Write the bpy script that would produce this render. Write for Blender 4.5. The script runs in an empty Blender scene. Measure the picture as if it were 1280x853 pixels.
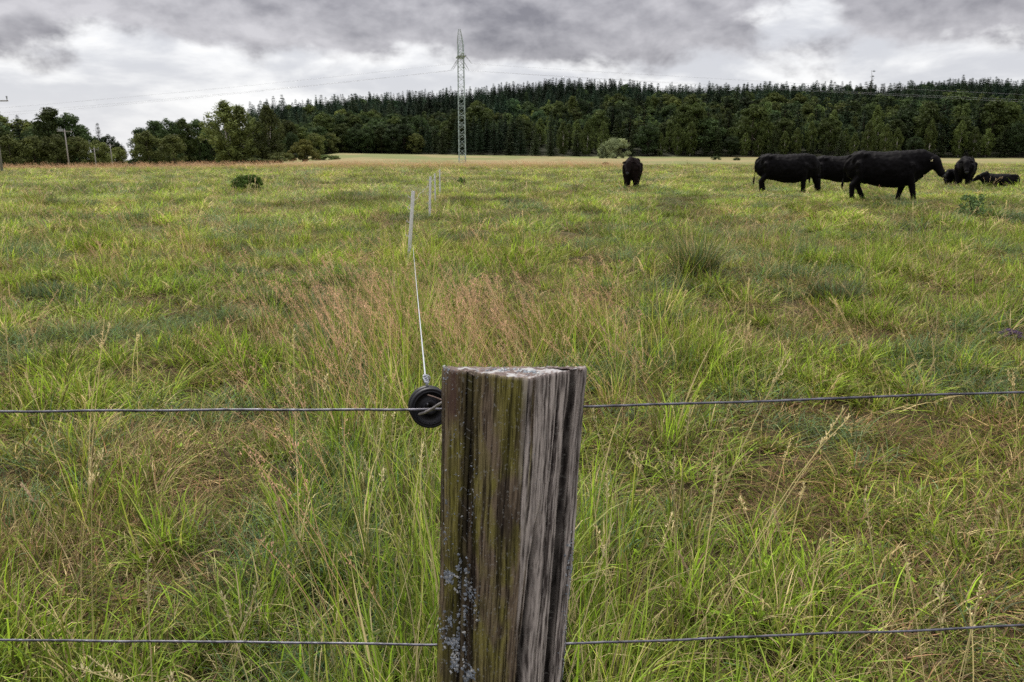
import bpy, math, random
import numpy as np
R = math.radians
# ------------------------------------------------------------------ camera, sky, sun, exposure
F, CX, CY = 960.0, 640.0, 426.5          # focal length and centre in photo pixels
HROW, CAMZ = 193.0, 1.5                  # horizon row, eye height
TILT = math.atan((CY - HROW) / F)
CT, ST = math.cos(TILT), math.sin(TILT)
S = bpy.context.scene
C = S.collection
cam = bpy.data.cameras.new('camera'); camo = bpy.data.objects.new('camera', cam); C.objects.link(camo)
camo.location = (0, 0, CAMZ); camo.rotation_euler = (math.pi / 2 - TILT, 0, 0)
cam.sensor_width = 36; cam.lens = 36 * F / 1280; cam.clip_start = 0.05; cam.clip_end = 9000
cam.dof.use_dof = True; cam.dof.focus_distance = 1.8; cam.dof.aperture_fstop = 14
S.camera = camo
SUN_EL, SUN_AZ = R(52), R(-25)           # azimuth from +Y toward +X
EXPOSURE = 1.65
SKYG = 0.335                              # sky radiance that this exposure shows as the photograph's greys


class N:
    """tiny expression wrapper round shader math nodes"""
    def __init__(s, nt, sock): s.nt, s.s = nt, sock
    def _m(s, op, *a, clamp=False):
        n = s.nt.nodes.new('ShaderNodeMath'); n.operation = op; n.use_clamp = clamp
        for i, v in enumerate((s,) + a):
            if isinstance(v, N): s.nt.links.new(v.s, n.inputs[i])
            else: n.inputs[i].default_value = v
        return N(s.nt, n.outputs[0])
    def __add__(s, o): return s._m('ADD', o)
    def __sub__(s, o): return s._m('SUBTRACT', o)
    def __mul__(s, o): return s._m('MULTIPLY', o)
    def __truediv__(s, o): return s._m('DIVIDE', o)
    def clamp(s): return s._m('ADD', 0.0, clamp=True)
    def pw(s, e): return s._m('POWER', e)
    def exp(s):
        return s._m('MULTIPLY', 1.4427)._pow2()
    def _pow2(s):
        n = s.nt.nodes.new('ShaderNodeMath'); n.operation = 'POWER'; n.inputs[0].default_value = 2.0
        s.nt.links.new(s.s, n.inputs[1]); return N(s.nt, n.outputs[0])
    def step(s, a, b):
        n = s.nt.nodes.new('ShaderNodeMapRange'); n.interpolation_type = 'SMOOTHSTEP'
        s.nt.links.new(s.s, n.inputs[0]); n.inputs[1].default_value = a; n.inputs[2].default_value = b
        return N(s.nt, n.outputs[0])


def combine(nt, x, y, z):
    n = nt.nodes.new('ShaderNodeCombineXYZ')
    for i, v in enumerate((x, y, z)):
        if isinstance(v, N): nt.links.new(v.s, n.inputs[i])
        else: n.inputs[i].default_value = v
    return n.outputs[0]


def noise(nt, vec, scale, detail=6, rough=0.5, dist=0.0):
    n = nt.nodes.new('ShaderNodeTexNoise')
    if vec is not None: nt.links.new(vec, n.inputs['Vector'])
    n.inputs['Scale'].default_value = scale; n.inputs['Detail'].default_value = detail
    n.inputs['Roughness'].default_value = rough; n.inputs['Distortion'].default_value = dist
    return N(nt, n.outputs[0])


def mixc(nt, f, a, b):
    n = nt.nodes.new('ShaderNodeMix'); n.data_type = 'RGBA'
    if isinstance(f, N): nt.links.new(f.s, n.inputs[0])
    else: n.inputs[0].default_value = f
    for i, v in ((6, a), (7, b)):
        if isinstance(v, tuple): n.inputs[i].default_value = v + (1,)
        else: nt.links.new(v, n.inputs[i])
    return n.outputs[2]


def make_world():
    w = bpy.data.worlds.new('World'); S.world = w; w.use_nodes = True
    nt = w.node_tree; nt.nodes.clear()
    tc = nt.nodes.new('ShaderNodeTexCoord'); sp = nt.nodes.new('ShaderNodeSeparateXYZ')
    nt.links.new(tc.outputs['Generated'], sp.inputs[0])
    x, y, z = (N(nt, sp.outputs[i]) for i in range(3))
    zp = z._m('MAXIMUM', 0.0)
    a = x / y._m('ABSOLUTE')._m('MAXIMUM', 0.15)
    # cloud texture over the sky dome, flattened towards the horizon
    P0 = combine(nt, x, y, z * 3.2)
    big = noise(nt, P0, 3.2, 3, 0.5)
    P = combine(nt, x, y, z * 1.7)
    n1 = noise(nt, P, 11.0, 9, 0.55, 0.1)
    # same noise a little further up: the difference lights the edges
    P2 = combine(nt, x + 0.006, y, z * 1.7 + 0.022)
    n2 = noise(nt, P2, 11.0, 5, 0.55, 0.1)

    def blob(ca, ce, sa, se):
        u = (a - ca) / sa; v = (z - ce) / se
        return ((u * u + v * v) * -1.0).exp()
    # openings and thick parts of the cloud deck
    d = (z - 0.107) / 0.042 + (n1 - 0.5) * 3.2 + (big - 0.5) * 2.6
    d = d - blob(-0.055, 0.165, 0.035, 0.014) * 1.5
    d = d - blob(0.36, 0.165, 0.07, 0.03) * 1.2
    d = d - blob(-0.50, 0.12, 0.08, 0.022) * 1.0
    d = d + blob(0.10, 0.135, 0.13, 0.03) * 0.35
    d = d + blob(-0.60, 0.155, 0.16, 0.03) * 0.9
    d = d + blob(-0.30, 0.135, 0.12, 0.018) * 0.7
    d = d + blob(0.58, 0.165, 0.10, 0.018) * 1.1
    thick = d.step(-0.18, 0.62)
    shade = (n1 - n2) * 2.0 + (n1 - 0.5) * 0.5 + (big - 0.5) * 1.6 + 0.46
    shade = shade.clamp()
    dark = mixc(nt, shade, (0.60, 0.58, 0.605), (0.215, 0.202, 0.226))
    n3 = noise(nt, P0, 6.0, 7, 0.55, 0.2)
    low = z.step(0.0, 0.09)
    pale = mixc(nt, n3.step(0.38, 0.62), (0.62, 0.625, 0.665), (0.95, 0.945, 0.945))
    pale = mixc(nt, low * 0.5 + 0.5, (0.70, 0.72, 0.77), pale)
    col = mixc(nt, thick, pale, dark)
    # an overcast sky is brighter overhead than low down
    lift = (z.step(0.2, 0.8) * 3.2 + 1.0) * SKYG
    bg = nt.nodes.new('ShaderNodeBackground'); nt.links.new(col, bg.inputs[0]); nt.links.new(lift.s, bg.inputs[1])
    sky = nt.nodes.new('ShaderNodeTexSky'); sky.sky_type = 'NISHITA'; sky.sun_disc = False
    sky.sun_elevation = SUN_EL; sky.sun_rotation = SUN_AZ
    bg2 = nt.nodes.new('ShaderNodeBackground'); nt.links.new(sky.outputs[0], bg2.inputs[0]); bg2.inputs[1].default_value = 0.1
    mx = nt.nodes.new('ShaderNodeMixShader'); mx.inputs[0].default_value = 0.97
    nt.links.new(bg2.outputs[0], mx.inputs[1]); nt.links.new(bg.outputs[0], mx.inputs[2])
    out = nt.nodes.new('ShaderNodeOutputWorld'); nt.links.new(mx.outputs[0], out.inputs[0])
    w.cycles.sampling_method = 'MANUAL'; w.cycles.sample_map_resolution = 1024


make_world()
sl = bpy.data.lights.new('sun', 'SUN'); sl.energy = 1.5; sl.angle = R(10); sl.color = (1.0, 0.95, 0.87)
so = bpy.data.objects.new('sun', sl); C.objects.link(so)
so.rotation_euler = (math.pi / 2 - SUN_EL, 0, math.pi - SUN_AZ)
S.view_settings.view_transform = 'Standard'; S.view_settings.look = 'None'
S.view_settings.exposure = EXPOSURE; S.view_settings.gamma = 1; S.view_settings.use_curve_mapping = False
S.cycles.max_bounces = 5; S.cycles.diffuse_bounces = 2; S.cycles.transmission_bounces = 3
S.cycles.transparent_max_bounces = 8; S.cycles.glossy_bounces = 2
S.cycles.use_denoising = False

# ------------------------------------------------------------------ numeric helpers
rng = np.random.default_rng(7)
random.seed(7)


def _h(ix, iy, seed):
    n = (ix.astype(np.int64) * 374761393 + iy.astype(np.int64) * 668265263 + seed * 1442695041) & 0xffffffff
    n = ((n ^ (n >> 13)) * 1274126177) & 0xffffffff
    n = ((n ^ (n >> 16)) * 2246822519) & 0xffffffff
    return ((n ^ (n >> 15)) & 0xffffff) / float(0xffffff)


def vn(x, y, seed=0):
    x = np.asarray(x, float); y = np.asarray(y, float)
    ix, iy = np.floor(x), np.floor(y); fx, fy = x - ix, y - iy
    ux, uy = fx * fx * fx * (fx * (fx * 6 - 15) + 10), fy * fy * fy * (fy * (fy * 6 - 15) + 10)
    a, b, c, d = _h(ix, iy, seed), _h(ix + 1, iy, seed), _h(ix, iy + 1, seed), _h(ix + 1, iy + 1, seed)
    return (a + (b - a) * ux) * (1 - uy) + (c + (d - c) * ux) * uy


def fbm(x, y, o=4, seed=0, g=0.5):
    s, amp, tot = 0, 1.0, 0
    x = np.asarray(x, float); y = np.asarray(y, float)
    for i in range(o):
        s = s + amp * vn(x * 2 ** i + 17.3 * i, y * 2 ** i - 9.1 * i, seed + i); tot += amp; amp *= g
    return s / tot


def sst(x, a, b):
    t = np.clip((np.asarray(x, float) - a) / (b - a), 0, 1); return t * t * (3 - 2 * t)


AZ = (np.array([-900, 0, 165, 250, 345, 430, 530, 690, 1000, 1280, 2200]) - 640) / 960.
EDGE = np.array([190, 205, 230, 250, 320, 420, 415, 380, 360, 340, 330.])
EROW = np.array([217, 216, 210, 207, 202, 192, 193.5, 196, 197, 198, 198.])
CREST = np.array([205, 205, 203, 172, 144, 134, 127, 114, 119, 109, 111.])


def ground_z(x, y):
    x = np.asarray(x, float); y = np.asarray(y, float)
    yy = np.maximum(y, 1.0); a = np.clip(x / yy, -1.7, 1.7)
    E = np.interp(a, AZ, EDGE); zE = CAMZ - (np.interp(a, AZ, EROW) - 193) / 960 * E
    crow = np.interp(a, AZ, CREST)
    zC = CAMZ + (193 - crow) / 960 * 1000 - np.where(crow > 180, 2, 19)
    z = zE * sst(yy, 60, E) * (yy < E) + (yy >= E) * (zE + (zC - zE) * np.clip((yy - E) / (1000 - E), 0, 1))
    z = np.where(yy > 1000, zC - (yy - 1000) * 0.03, z)
    near = 1 - sst(yy, 60, 140)
    z = z + 0.2 * np.exp(-((x - 11) / 9) ** 2 - ((yy - 24) / 9) ** 2)
    z = z + near * (0.16 * (fbm(x * .22, y * .22, 3, 5) - .5) + 0.10 * (fbm(x * 1.4, y * 1.4, 3, 9) - .5))
    z = z + (1 - near) * 0.5 * (fbm(x * .02, y * .02, 3, 15) - .5)
    return z


def at(px, py, Y):
    xv, yv = (px - CX) / F, -(py - CY) / F
    k = Y / (CT + yv * ST)
    return (xv * k, Y, CAMZ + (-ST + yv * CT) * k)


def on_ground(px, py, lo=1.0, hi=330.0):
    ds = np.exp(np.linspace(math.log(lo), math.log(hi), 1500))
    xv, yv = (px - CX) / F, -(py - CY) / F
    k = ds / (CT + yv * ST); xs = xv * k; zs = CAMZ + (-ST + yv * CT) * k
    g = ground_z(xs, ds) - zs
    i = np.argmax(g > 0) if (g > 0).any() else len(ds) - 1
    return float(xs[i]), float(ds[i]), float(ground_z(xs[i], ds[i]))


def project(P):
    X, Y, Z = P[:, 0], P[:, 1], P[:, 2] - CAMZ
    dep = Y * CT - Z * ST; up = Y * ST + Z * CT
    return CX + F * X / dep, CY - F * up / dep


# ------------------------------------------------------------------ mesh helpers
def mesh(name, V, Fs, col=None, smooth=False, mats=()):
    V = np.asarray(V, np.float32)
    me = bpy.data.meshes.new(name)
    if isinstance(Fs, np.ndarray):
        k = Fs.shape[1]
        me.vertices.add(len(V)); me.vertices.foreach_set('co', V.ravel())
        me.loops.add(Fs.size); me.loops.foreach_set('vertex_index', Fs.astype(np.int32).ravel())
        me.polygons.add(len(Fs)); me.polygons.foreach_set('loop_start', np.arange(0, Fs.size, k, dtype=np.int32))
        me.polygons.foreach_set('loop_total', np.full(len(Fs), k, np.int32))
    else:
        me.from_pydata([tuple(map(float, v)) for v in V], [], Fs)
    me.update(calc_edges=True)
    if col is not None:
        ca = me.color_attributes.new('col', 'FLOAT_COLOR', 'POINT')
        c4 = np.ones((len(V), 4), np.float32); c4[:, :3] = col; ca.data.foreach_set('color', c4.ravel())
    if smooth: me.polygons.foreach_set('use_smooth', np.ones(len(me.polygons), bool))
    for m in mats: me.materials.append(m)
    me.validate()
    return me


def put(name, me, parent=None, loc=(0, 0, 0), rz=0.0, sc=1.0, link=True):
    o = bpy.data.objects.new(name, me)
    o.location = loc; o.rotation_euler = (0, 0, rz); o.scale = (sc,) * 3 if not isinstance(sc, tuple) else sc
    if link: C.objects.link(o)
    if parent is not None: o.parent = parent
    return o


def tag(o, label=None, cat=None, group=None, kind=None):
    if label: o['label'] = label
    if cat: o['category'] = cat
    if group: o['group'] = group
    if kind: o['kind'] = kind
    return o


class MB:
    """collects shapes into one mesh"""
    def __init__(s): s.v, s.f, s.n = [], [], 0
    def add(s, V, Fs):
        s.v.append(np.asarray(V, float)); s.f += [tuple(i + s.n for i in f) for f in Fs]; s.n += len(V)
    def tube(s, pts, rad, seg=8, flat=None, cap=True):
        pts = np.asarray(pts, float); n = len(pts)
        rad = [rad] * n if np.isscalar(rad) else rad
        t = np.gradient(pts, axis=0); t /= np.linalg.norm(t, axis=1)[:, None] + 1e-12
        up = np.array([0, 0, 1.0]) if abs(t[0][2]) < .9 else np.array([0, 1.0, 0])
        V = []
        for i in range(n):
            sd = np.cross(t[i], up); sd /= np.linalg.norm(sd) + 1e-12
            u2 = np.cross(sd, t[i]); up = u2
            ra, rb = (rad[i], rad[i]) if np.isscalar(rad[i]) else rad[i]
            for k in range(seg):
                a = 2 * math.pi * k / seg
                V.append(pts[i] + sd * math.cos(a) * ra + u2 * math.sin(a) * rb)
        Fs = [(i * seg + k, i * seg + (k + 1) % seg, (i + 1) * seg + (k + 1) % seg, (i + 1) * seg + k) for i in range(n - 1) for k in range(seg)]
        if cap: Fs += [tuple(range(seg))[::-1], tuple((n - 1) * seg + k for k in range(seg))]
        s.add(V, Fs); return s
    def limb(s, pts, rad, seg=14):
        """tube with rounded ends, elliptical radii allowed"""
        pts = [np.asarray(p, float) for p in pts]; rad = [(r, r) if np.isscalar(r) else r for r in rad]
        d0 = pts[0] - pts[1]; d0 /= np.linalg.norm(d0); d1 = pts[-1] - pts[-2]; d1 /= np.linalg.norm(d1)
        P, Q = [], []
        for f, k in ((.92, .38), (.6, .8)):
            P.append(pts[0] + d0 * min(rad[0]) * f * .8); Q.append((rad[0][0] * k, rad[0][1] * k))
        P += pts; Q += rad
        for f, k in ((.6, .8), (.92, .38)):
            P.append(pts[-1] + d1 * min(rad[-1]) * f * .8); Q.append((rad[-1][0] * k, rad[-1][1] * k))
        return s.tube(P, Q, seg)
    def box(s, c, d, rz=0):
        c = np.asarray(c, float); V = []
        for z in (-1, 1):
            for x, y in ((-1, -1), (1, -1), (1, 1), (-1, 1)):
                a, b = x * d[0] / 2, y * d[1] / 2
                V.append(c + (a * math.cos(rz) - b * math.sin(rz), a * math.sin(rz) + b * math.cos(rz), z * d[2] / 2))
        s.add(V, [(3, 2, 1, 0), (4, 5, 6, 7), (0, 1, 5, 4), (1, 2, 6, 5), (2, 3, 7, 6), (3, 0, 4, 7)]); return s
    def me(s, name, mats=(), smooth=True):
        return mesh(name, np.concatenate(s.v), s.f, None, smooth, mats)


# ------------------------------------------------------------------ materials
def mat(name, base=(.5, .5, .5), rough=.7, var=0.0, nscale=20, metal=0.0, bump=0.0, spec=0.3):
    m = bpy.data.materials.new(name); m.use_nodes = True; nt = m.node_tree
    b = nt.nodes['Principled BSDF']; b.inputs['Roughness'].default_value = rough; b.inputs['Metallic'].default_value = metal
    b.inputs['Specular IOR Level'].default_value = spec
    b.inputs['Base Color'].default_value = tuple(base) + (1,)
    tc = nt.nodes.new('ShaderNodeTexCoord')
    if var:
        nz = noise(nt, tc.outputs['Object'], nscale, 6, .6)
        c = mixc(nt, nz.step(.3, .7), tuple(v * (1 - var) for v in base), tuple(min(1, v * (1 + var)) for v in base))
        nt.links.new(c, b.inputs['Base Color'])
    if bump:
        nz = noise(nt, tc.outputs['Object'], nscale * 2, 5, .6); bp = nt.nodes.new('ShaderNodeBump')
        bp.inputs['Strength'].default_value = bump; nt.links.new(nz.s, bp.inputs['Height']); nt.links.new(bp.outputs[0], b.inputs['Normal'])
    return m


def foliage(name, tint=(1, 1, 1), objvar=0.25, trans=0.35, inst=False, rough=.55, gain=1.0):
    """leaf and blade material: colour from the mesh, varied per plant, part of the light passes through"""
    m = bpy.data.materials.new(name); m.use_nodes = True; nt = m.node_tree; nt.nodes.clear()
    at_ = nt.nodes.new('ShaderNodeAttribute'); at_.attribute_name = 'col'
    c = at_.outputs['Color']
    if inst:
        a2 = nt.nodes.new('ShaderNodeAttribute'); a2.attribute_type = 'INSTANCER'; a2.attribute_name = 'tint'
        v = nt.nodes.new('ShaderNodeMix'); v.data_type = 'RGBA'; v.blend_type = 'MULTIPLY'; v.inputs[0].default_value = 1
        nt.links.new(c, v.inputs[6]); nt.links.new(a2.outputs['Color'], v.inputs[7]); c = v.outputs[2]
    else:
        oi = nt.nodes.new('ShaderNodeObjectInfo')
        v = nt.nodes.new('ShaderNodeMix'); v.data_type = 'RGBA'; v.blend_type = 'MULTIPLY'; v.inputs[0].default_value = 1
        nt.links.new(c, v.inputs[6])
        r = N(nt, oi.outputs['Random'])
        w = mixc(nt, r, tuple(t * (1 - objvar) for t in tint), tuple(t * (1 + objvar) * k for t, k in zip(tint, (1.0, 1.0, .95))))
        nt.links.new(w, v.inputs[7]); c = v.outputs[2]
    df = nt.nodes.new('ShaderNodeBsdfDiffuse'); tr = nt.nodes.new('ShaderNodeBsdfTranslucent'); gl = nt.nodes.new('ShaderNodeBsdfGlossy')
    nt.links.new(c, df.inputs[0]); nt.links.new(c, tr.inputs[0]); gl.inputs['Roughness'].default_value = rough
    mx = nt.nodes.new('ShaderNodeMixShader'); mx.inputs[0].default_value = trans
    nt.links.new(df.outputs[0], mx.inputs[1]); nt.links.new(tr.outputs[0], mx.inputs[2])
    m2 = nt.nodes.new('ShaderNodeMixShader'); m2.inputs[0].default_value = 0.012
    nt.links.new(mx.outputs[0], m2.inputs[1]); nt.links.new(gl.outputs[0], m2.inputs[2])
    o = nt.nodes.new('ShaderNodeOutputMaterial'); nt.links.new(m2.outputs[0], o.inputs[0])
    return m


def col_mat(name, rough=.85, bump=.0, bscale=300, spec=.2):
    m = bpy.data.materials.new(name); m.use_nodes = True; nt = m.node_tree
    b = nt.nodes['Principled BSDF']; b.inputs['Roughness'].default_value = rough; b.inputs['Specular IOR Level'].default_value = spec
    a = nt.nodes.new('ShaderNodeAttribute'); a.attribute_name = 'col'
    nt.links.new(a.outputs['Color'], b.inputs['Base Color'])
    if bump:
        tc = nt.nodes.new('ShaderNodeTexCoord'); mp = nt.nodes.new('ShaderNodeMapping'); mp.inputs['Scale'].default_value = (1, 1, .12)
        nt.links.new(tc.outputs['Object'], mp.inputs[0])
        nz = noise(nt, mp.outputs[0], bscale, 5, .65); bp = nt.nodes.new('ShaderNodeBump'); bp.inputs['Strength'].default_value = bump
        bp.inputs['Distance'].default_value = .002
        nt.links.new(nz.s, bp.inputs['Height']); nt.links.new(bp.outputs[0], b.inputs['Normal'])
    return m


# ------------------------------------------------------------------ ground: one sheet to the horizon
def ground_material():
    m = bpy.data.materials.new('meadow_soil'); m.use_nodes = True; nt = m.node_tree
    b = nt.nodes['Principled BSDF']; b.inputs['Roughness'].default_value = .95; b.inputs['Specular IOR Level'].default_value = .1
    tc = nt.nodes.new('ShaderNodeTexCoord'); o = tc.outputs['Object']
    a = nt.nodes.new('ShaderNodeAttribute'); a.attribute_name = 'col'
    n1 = noise(nt, o, 1.3, 10, .65); n2 = noise(nt, o, .12, 6, .6); n3 = noise(nt, o, 14, 6, .7)
    v = nt.nodes.new('ShaderNodeMix'); v.data_type = 'RGBA'; v.blend_type = 'MULTIPLY'; v.inputs[0].default_value = 1
    nt.links.new(a.outputs['Color'], v.inputs[6])
    f = n1.step(.3, .7) * .5 + n2.step(.3, .7) * .35 + n3 * .3
    w = mixc(nt, f.clamp(), (.62, .72, .6), (1.3, 1.2, 1.15)); nt.links.new(w, v.inputs[7])
    nt.links.new(v.outputs[2], b.inputs['Base Color'])
    bp = nt.nodes.new('ShaderNodeBump'); bp.inputs['Strength'].default_value = .6; bp.inputs['Distance'].default_value = .05
    nt.links.new((n1 + n3 * .4).s, bp.inputs['Height']); nt.links.new(bp.outputs[0], b.inputs['Normal'])
    return m


def build_ground():
    u = np.linspace(-1, 1, 421); xs = np.sinh(u * 7.0) / math.sinh(7.0) * 2600
    v = np.linspace(0, 1, 560); ys = np.concatenate([[-1500, -400, -100, -30, -10, -4, -1], np.sinh(v * 7.2) / math.sinh(7.2) * 2600])
    X, Y = np.meshgrid(xs, ys); Z = ground_z(X, Y)
    V = np.stack([X, Y, Z], -1).reshape(-1, 3)
    nx, ny = len(xs), len(ys); i = np.arange(ny - 1)[:, None] * nx + np.arange(nx - 1)[None, :]
    Fq = np.stack([i, i + 1, i + 1 + nx, i + nx], -1).reshape(-1, 4)
    x, y = V[:, 0], V[:, 1]; a = np.clip(x / np.maximum(y, 1), -1.7, 1.7); E = np.interp(a, AZ, EDGE)
    soil = np.array([.040, .030, .016]); near_g = np.array([.075, .090, .030])
    straw = np.array([.185, .160, .080]); lgreen = np.array([.120, .135, .052]); wood = np.array([.02, .022, .012])
    m = fbm(x * .06, y * .02, 4, 31)[:, None]
    field = straw * sst(m, .42, .6) + lgreen * (1 - sst(m, .42, .6))
    col = soil + (near_g - soil) * sst(y, 8, 35)[:, None]
    col = col + (np.array([.12, .12, .045]) - col) * sst(y, 45, 100)[:, None]
    col = col + (field - col) * sst(y, 105, 140)[:, None]
    col = col + (wood - col) * sst(y - E, -2, 4)[:, None]
    o = put('ground', mesh('ground', V, Fq, col, True, [ground_material()]))
    tag(o, kind='structure')


build_ground()


# ------------------------------------------------------------------ grass
PAL = dict(green=(.115, .175, .014), bright=(.215, .305, .026), yellow=(.31, .32, .055), olive=(.115, .120, .024),
           blue=(.10, .165, .080), straw=(.46, .35, .185), brown=(.15, .095, .055), red=(.33, .175, .105), dark=(.05, .075, .018), pale=(.52, .44, .27))


def blades(n, h, w, spread, lean, curl, pal, seed, seg=4, lean_dir=None, base_brown=.25, bz=0.0):
    r = np.random.default_rng(seed)
    H = r.uniform(h[0], h[1], n); W = r.uniform(w[0], w[1], n)
    rr = spread * np.sqrt(r.random(n)); th = r.random(n) * 6.283
    bx, by = rr * np.cos(th), rr * np.sin(th)
    if lean_dir is None: ph = th + r.normal(0, .9, n)
    else: ph = lean_dir + r.normal(0, .55, n)
    L = np.abs(r.normal(lean[0], lean[1], n)); K = np.abs(r.normal(curl[0], curl[1], n))
    sa = ph + math.pi / 2 + r.normal(0, .5, n)
    t = np.linspace(0, 1, seg + 1)[None, :]
    # arc: angle from vertical grows along the blade
    ang = (L[:, None] + K[:, None] * t ** 1.3 * 1.4); ds = H[:, None] / seg
    dx = np.sin(ang) * ds; dz = np.cos(ang) * ds
    ox = np.concatenate([np.zeros((n, 1)), np.cumsum(dx[:, :-1], 1)], 1); oz = np.concatenate([np.zeros((n, 1)), np.cumsum(dz[:, :-1], 1)], 1)
    px = bx[:, None] + ox * np.cos(ph)[:, None]; py = by[:, None] + ox * np.sin(ph)[:, None]; pz = np.maximum(oz - .01, 0.003) + bz
    wd = W[:, None] * np.clip(1.15 - t ** 1.6 * 1.1, .06, 1) * .5
    qx, qy = np.cos(sa)[:, None] * wd, np.sin(sa)[:, None] * wd
    A = np.stack([px - qx, py - qy, pz], -1); B = np.stack([px + qx, py + qy, pz + wd * .3], -1)
    V = np.stack([A, B], 2).reshape(-1, 3)
    k = (seg + 1) * 2; b0 = (np.arange(n) * k)[:, None] + (np.arange(seg) * 2)[None, :]
    Fq = np.stack([b0, b0 + 1, b0 + 3, b0 + 2], -1).reshape(-1, 4)
    names = list(pal); p = np.array([pal[q] for q in names], float); p /= p.sum()
    cc = np.array([PAL[q] for q in names])[r.choice(len(names), n, p=p)] * r.uniform(.4, 1.6, (n, 1))
    tt = np.broadcast_to(t, (n, seg + 1))[:, :, None]
    c = cc[:, None, :] * (1 + .0 * tt); c = c + (np.array(PAL['brown']) - c) * (base_brown * (1 - tt) ** 2)
    tipd = (r.random(n) < .18)[:, None, None] * (tt ** 3) * .7
    c = c + (np.array(PAL['straw']) - c) * tipd
    c = np.repeat(c.reshape(-1, 3), 2, 0)
    return V, Fq, c


def seed_stalks(n, h, spread, seed, headcol, stalkcol, lean=.25, ldir=None, bushy=True, hl=.16, sw=.0022):
    r = np.random.default_rng(seed); Vs, Fs, Cs, k = [], [], [], 0
    for i in range(n):
        H = r.uniform(*h); b = r.normal(0, spread, 2); ph = (r.random() * 6.28) if ldir is None else ldir + r.normal(0, .5)
        L = abs(r.normal(lean, .1)); K = abs(r.normal(.35, .2)); T = np.linspace(0, 1, 8); ang = L + K * T ** 2
        ds = H / 7; off = np.concatenate([[0], np.cumsum(np.sin(ang[:-1]) * ds)]); zz = np.concatenate([[0], np.cumsum(np.cos(ang[:-1]) * ds)])
        P = np.stack([b[0] + off * math.cos(ph), b[1] + off * math.sin(ph), zz], 1)
        s = r.random() * 3.14; sd = np.array([math.cos(s), math.sin(s), 0]) * sw / 2; sd2 = np.array([-math.sin(s), math.cos(s), 0]) * sw / 2
        for q in (sd, sd2):
            V = np.stack([P - q, P + q], 1).reshape(-1, 3); f = np.arange(7)[:, None] * 2 + np.array([0, 1, 3, 2]) + k
            Vs.append(V); Fs.append(f); Cs.append(np.tile(np.array(stalkcol) * r.uniform(.8, 1.2), (16, 1))); k += 16
        m = 46 if bushy else 30; hc = np.array(headcol) * r.uniform(.75, 1.25)
        for j in range(m):
            u = 1 - r.random() * hl / H * (1.0); x = u * 7; i0 = min(int(x), 6); p = P[i0] + (P[i0 + 1] - P[i0]) * (x - i0)
            e = (1 - u) * H / hl
            rad = (.028 * math.sin(min(1, e + .12) * 2.9) if bushy else .006) * r.random()
            d = r.normal(0, 1, 3); d /= np.linalg.norm(d); p = p + d * rad
            l = r.uniform(.004, .009) if bushy else r.uniform(.006, .011); wv = r.normal(0, 1, 3); wv /= np.linalg.norm(wv)
            t = (d * .6 + np.array([0, 0, .8])) * l; wv = wv * .0019
            V = np.array([p - wv, p + wv, p + wv * .6 + t, p - wv * .6 + t])
            Vs.append(V); Fs.append(np.array([[0, 1, 2, 3]]) + k); Cs.append(np.tile(hc * r.uniform(.8, 1.2), (4, 1))); k += 4
    return np.concatenate(Vs), np.concatenate(Fs), np.concatenate(Cs)


def herb(n, seed, spread=.09, size=(.008, .018), pal=('green', 'bright', 'olive')):
    """low broad leaves"""
    r = np.random.default_rng(seed); Vs, Fs, Cs, k = [], [], [], 0
    for i in range(n):
        a = r.random() * 6.28; rr = spread * math.sqrt(r.random()); p = np.array([rr * math.cos(a), rr * math.sin(a), r.uniform(.03, .13)])
        s = r.uniform(*size); b = r.random() * 6.28; u = np.array([math.cos(b), math.sin(b), r.normal(0, .4)]) * s; w = np.array([-math.sin(b), math.cos(b), r.normal(0, .3)]) * s * .45
        Vs.append(np.array([p - u, p - w, p + u, p + w, ])); Fs.append(np.array([[0, 1, 2, 3]]) + k); k += 4
        Cs.append(np.tile(np.array(PAL[pal[r.integers(len(pal))]]) * r.uniform(.8, 1.2), (4, 1)))
    return np.concatenate(Vs), np.concatenate(Fs), np.concatenate(Cs)


def merge(*parts):
    V, Fq, c, k = [], [], [], 0
    for a, b, d in parts: V.append(a); Fq.append(b + k); c.append(d); k += len(a)
    return np.concatenate(V), np.concatenate(Fq), np.concatenate(c)


GRASS_MAT = foliage('grass_blades', inst=True, trans=.38)
LUSH = dict(green=5, bright=4, yellow=2.6, olive=2, straw=1.5, brown=.6)
MIXED = dict(green=5, bright=4, yellow=2, olive=2, blue=1, straw=2.2, brown=1.2)
DRY = dict(straw=2.2, brown=4, red=1, olive=2, green=2)
BLUE = dict(blue=5, green=2, olive=2, straw=.6)
LD = math.pi * .9
variants = []
for s in range(4): variants.append(blades(30, (.07, .23), (.004, .0085), .085, (.5, .38), (.85, .5), MIXED, 100 + s))           # 0-3 short mixed
for s in range(4): variants.append(blades(28, (.12, .30), (.0045, .0095), .075, (.38, .28), (.85, .45), LUSH, 200 + s))         # 4-7 lush
for s in range(3): variants.append(merge(blades(20, (.22, .46), (.0045, .0085), .075, (.28, .22), (.7, .4), LUSH, 300 + s, 6),
                                         blades(9, (.3, .56), (.0025, .0042), .08, (.25, .2), (.6, .4), dict(straw=3, yellow=2, olive=1), 330 + s, 6)))  # 8-10 tall
for s in range(3): variants.append(blades(44, (.06, .24), (.0025, .0055), .11, (1.0, .4), (.4, .4), DRY, 400 + s, 4, None, .1, .012))     # 11-13 thatch
for s in range(3): variants.append(seed_stalks(6, (.45, .78), .05, 500 + s, (.52, .36, .23), (.50, .39, .21), .42, LD))           # 14-16 reddish heads
for s in range(2): variants.append(seed_stalks(3, (.5, .85), .04, 600 + s, (.56, .44, .27), (.46, .37, .20), .35, None, False, .11, .0028))  # 17-18 spikes
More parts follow.
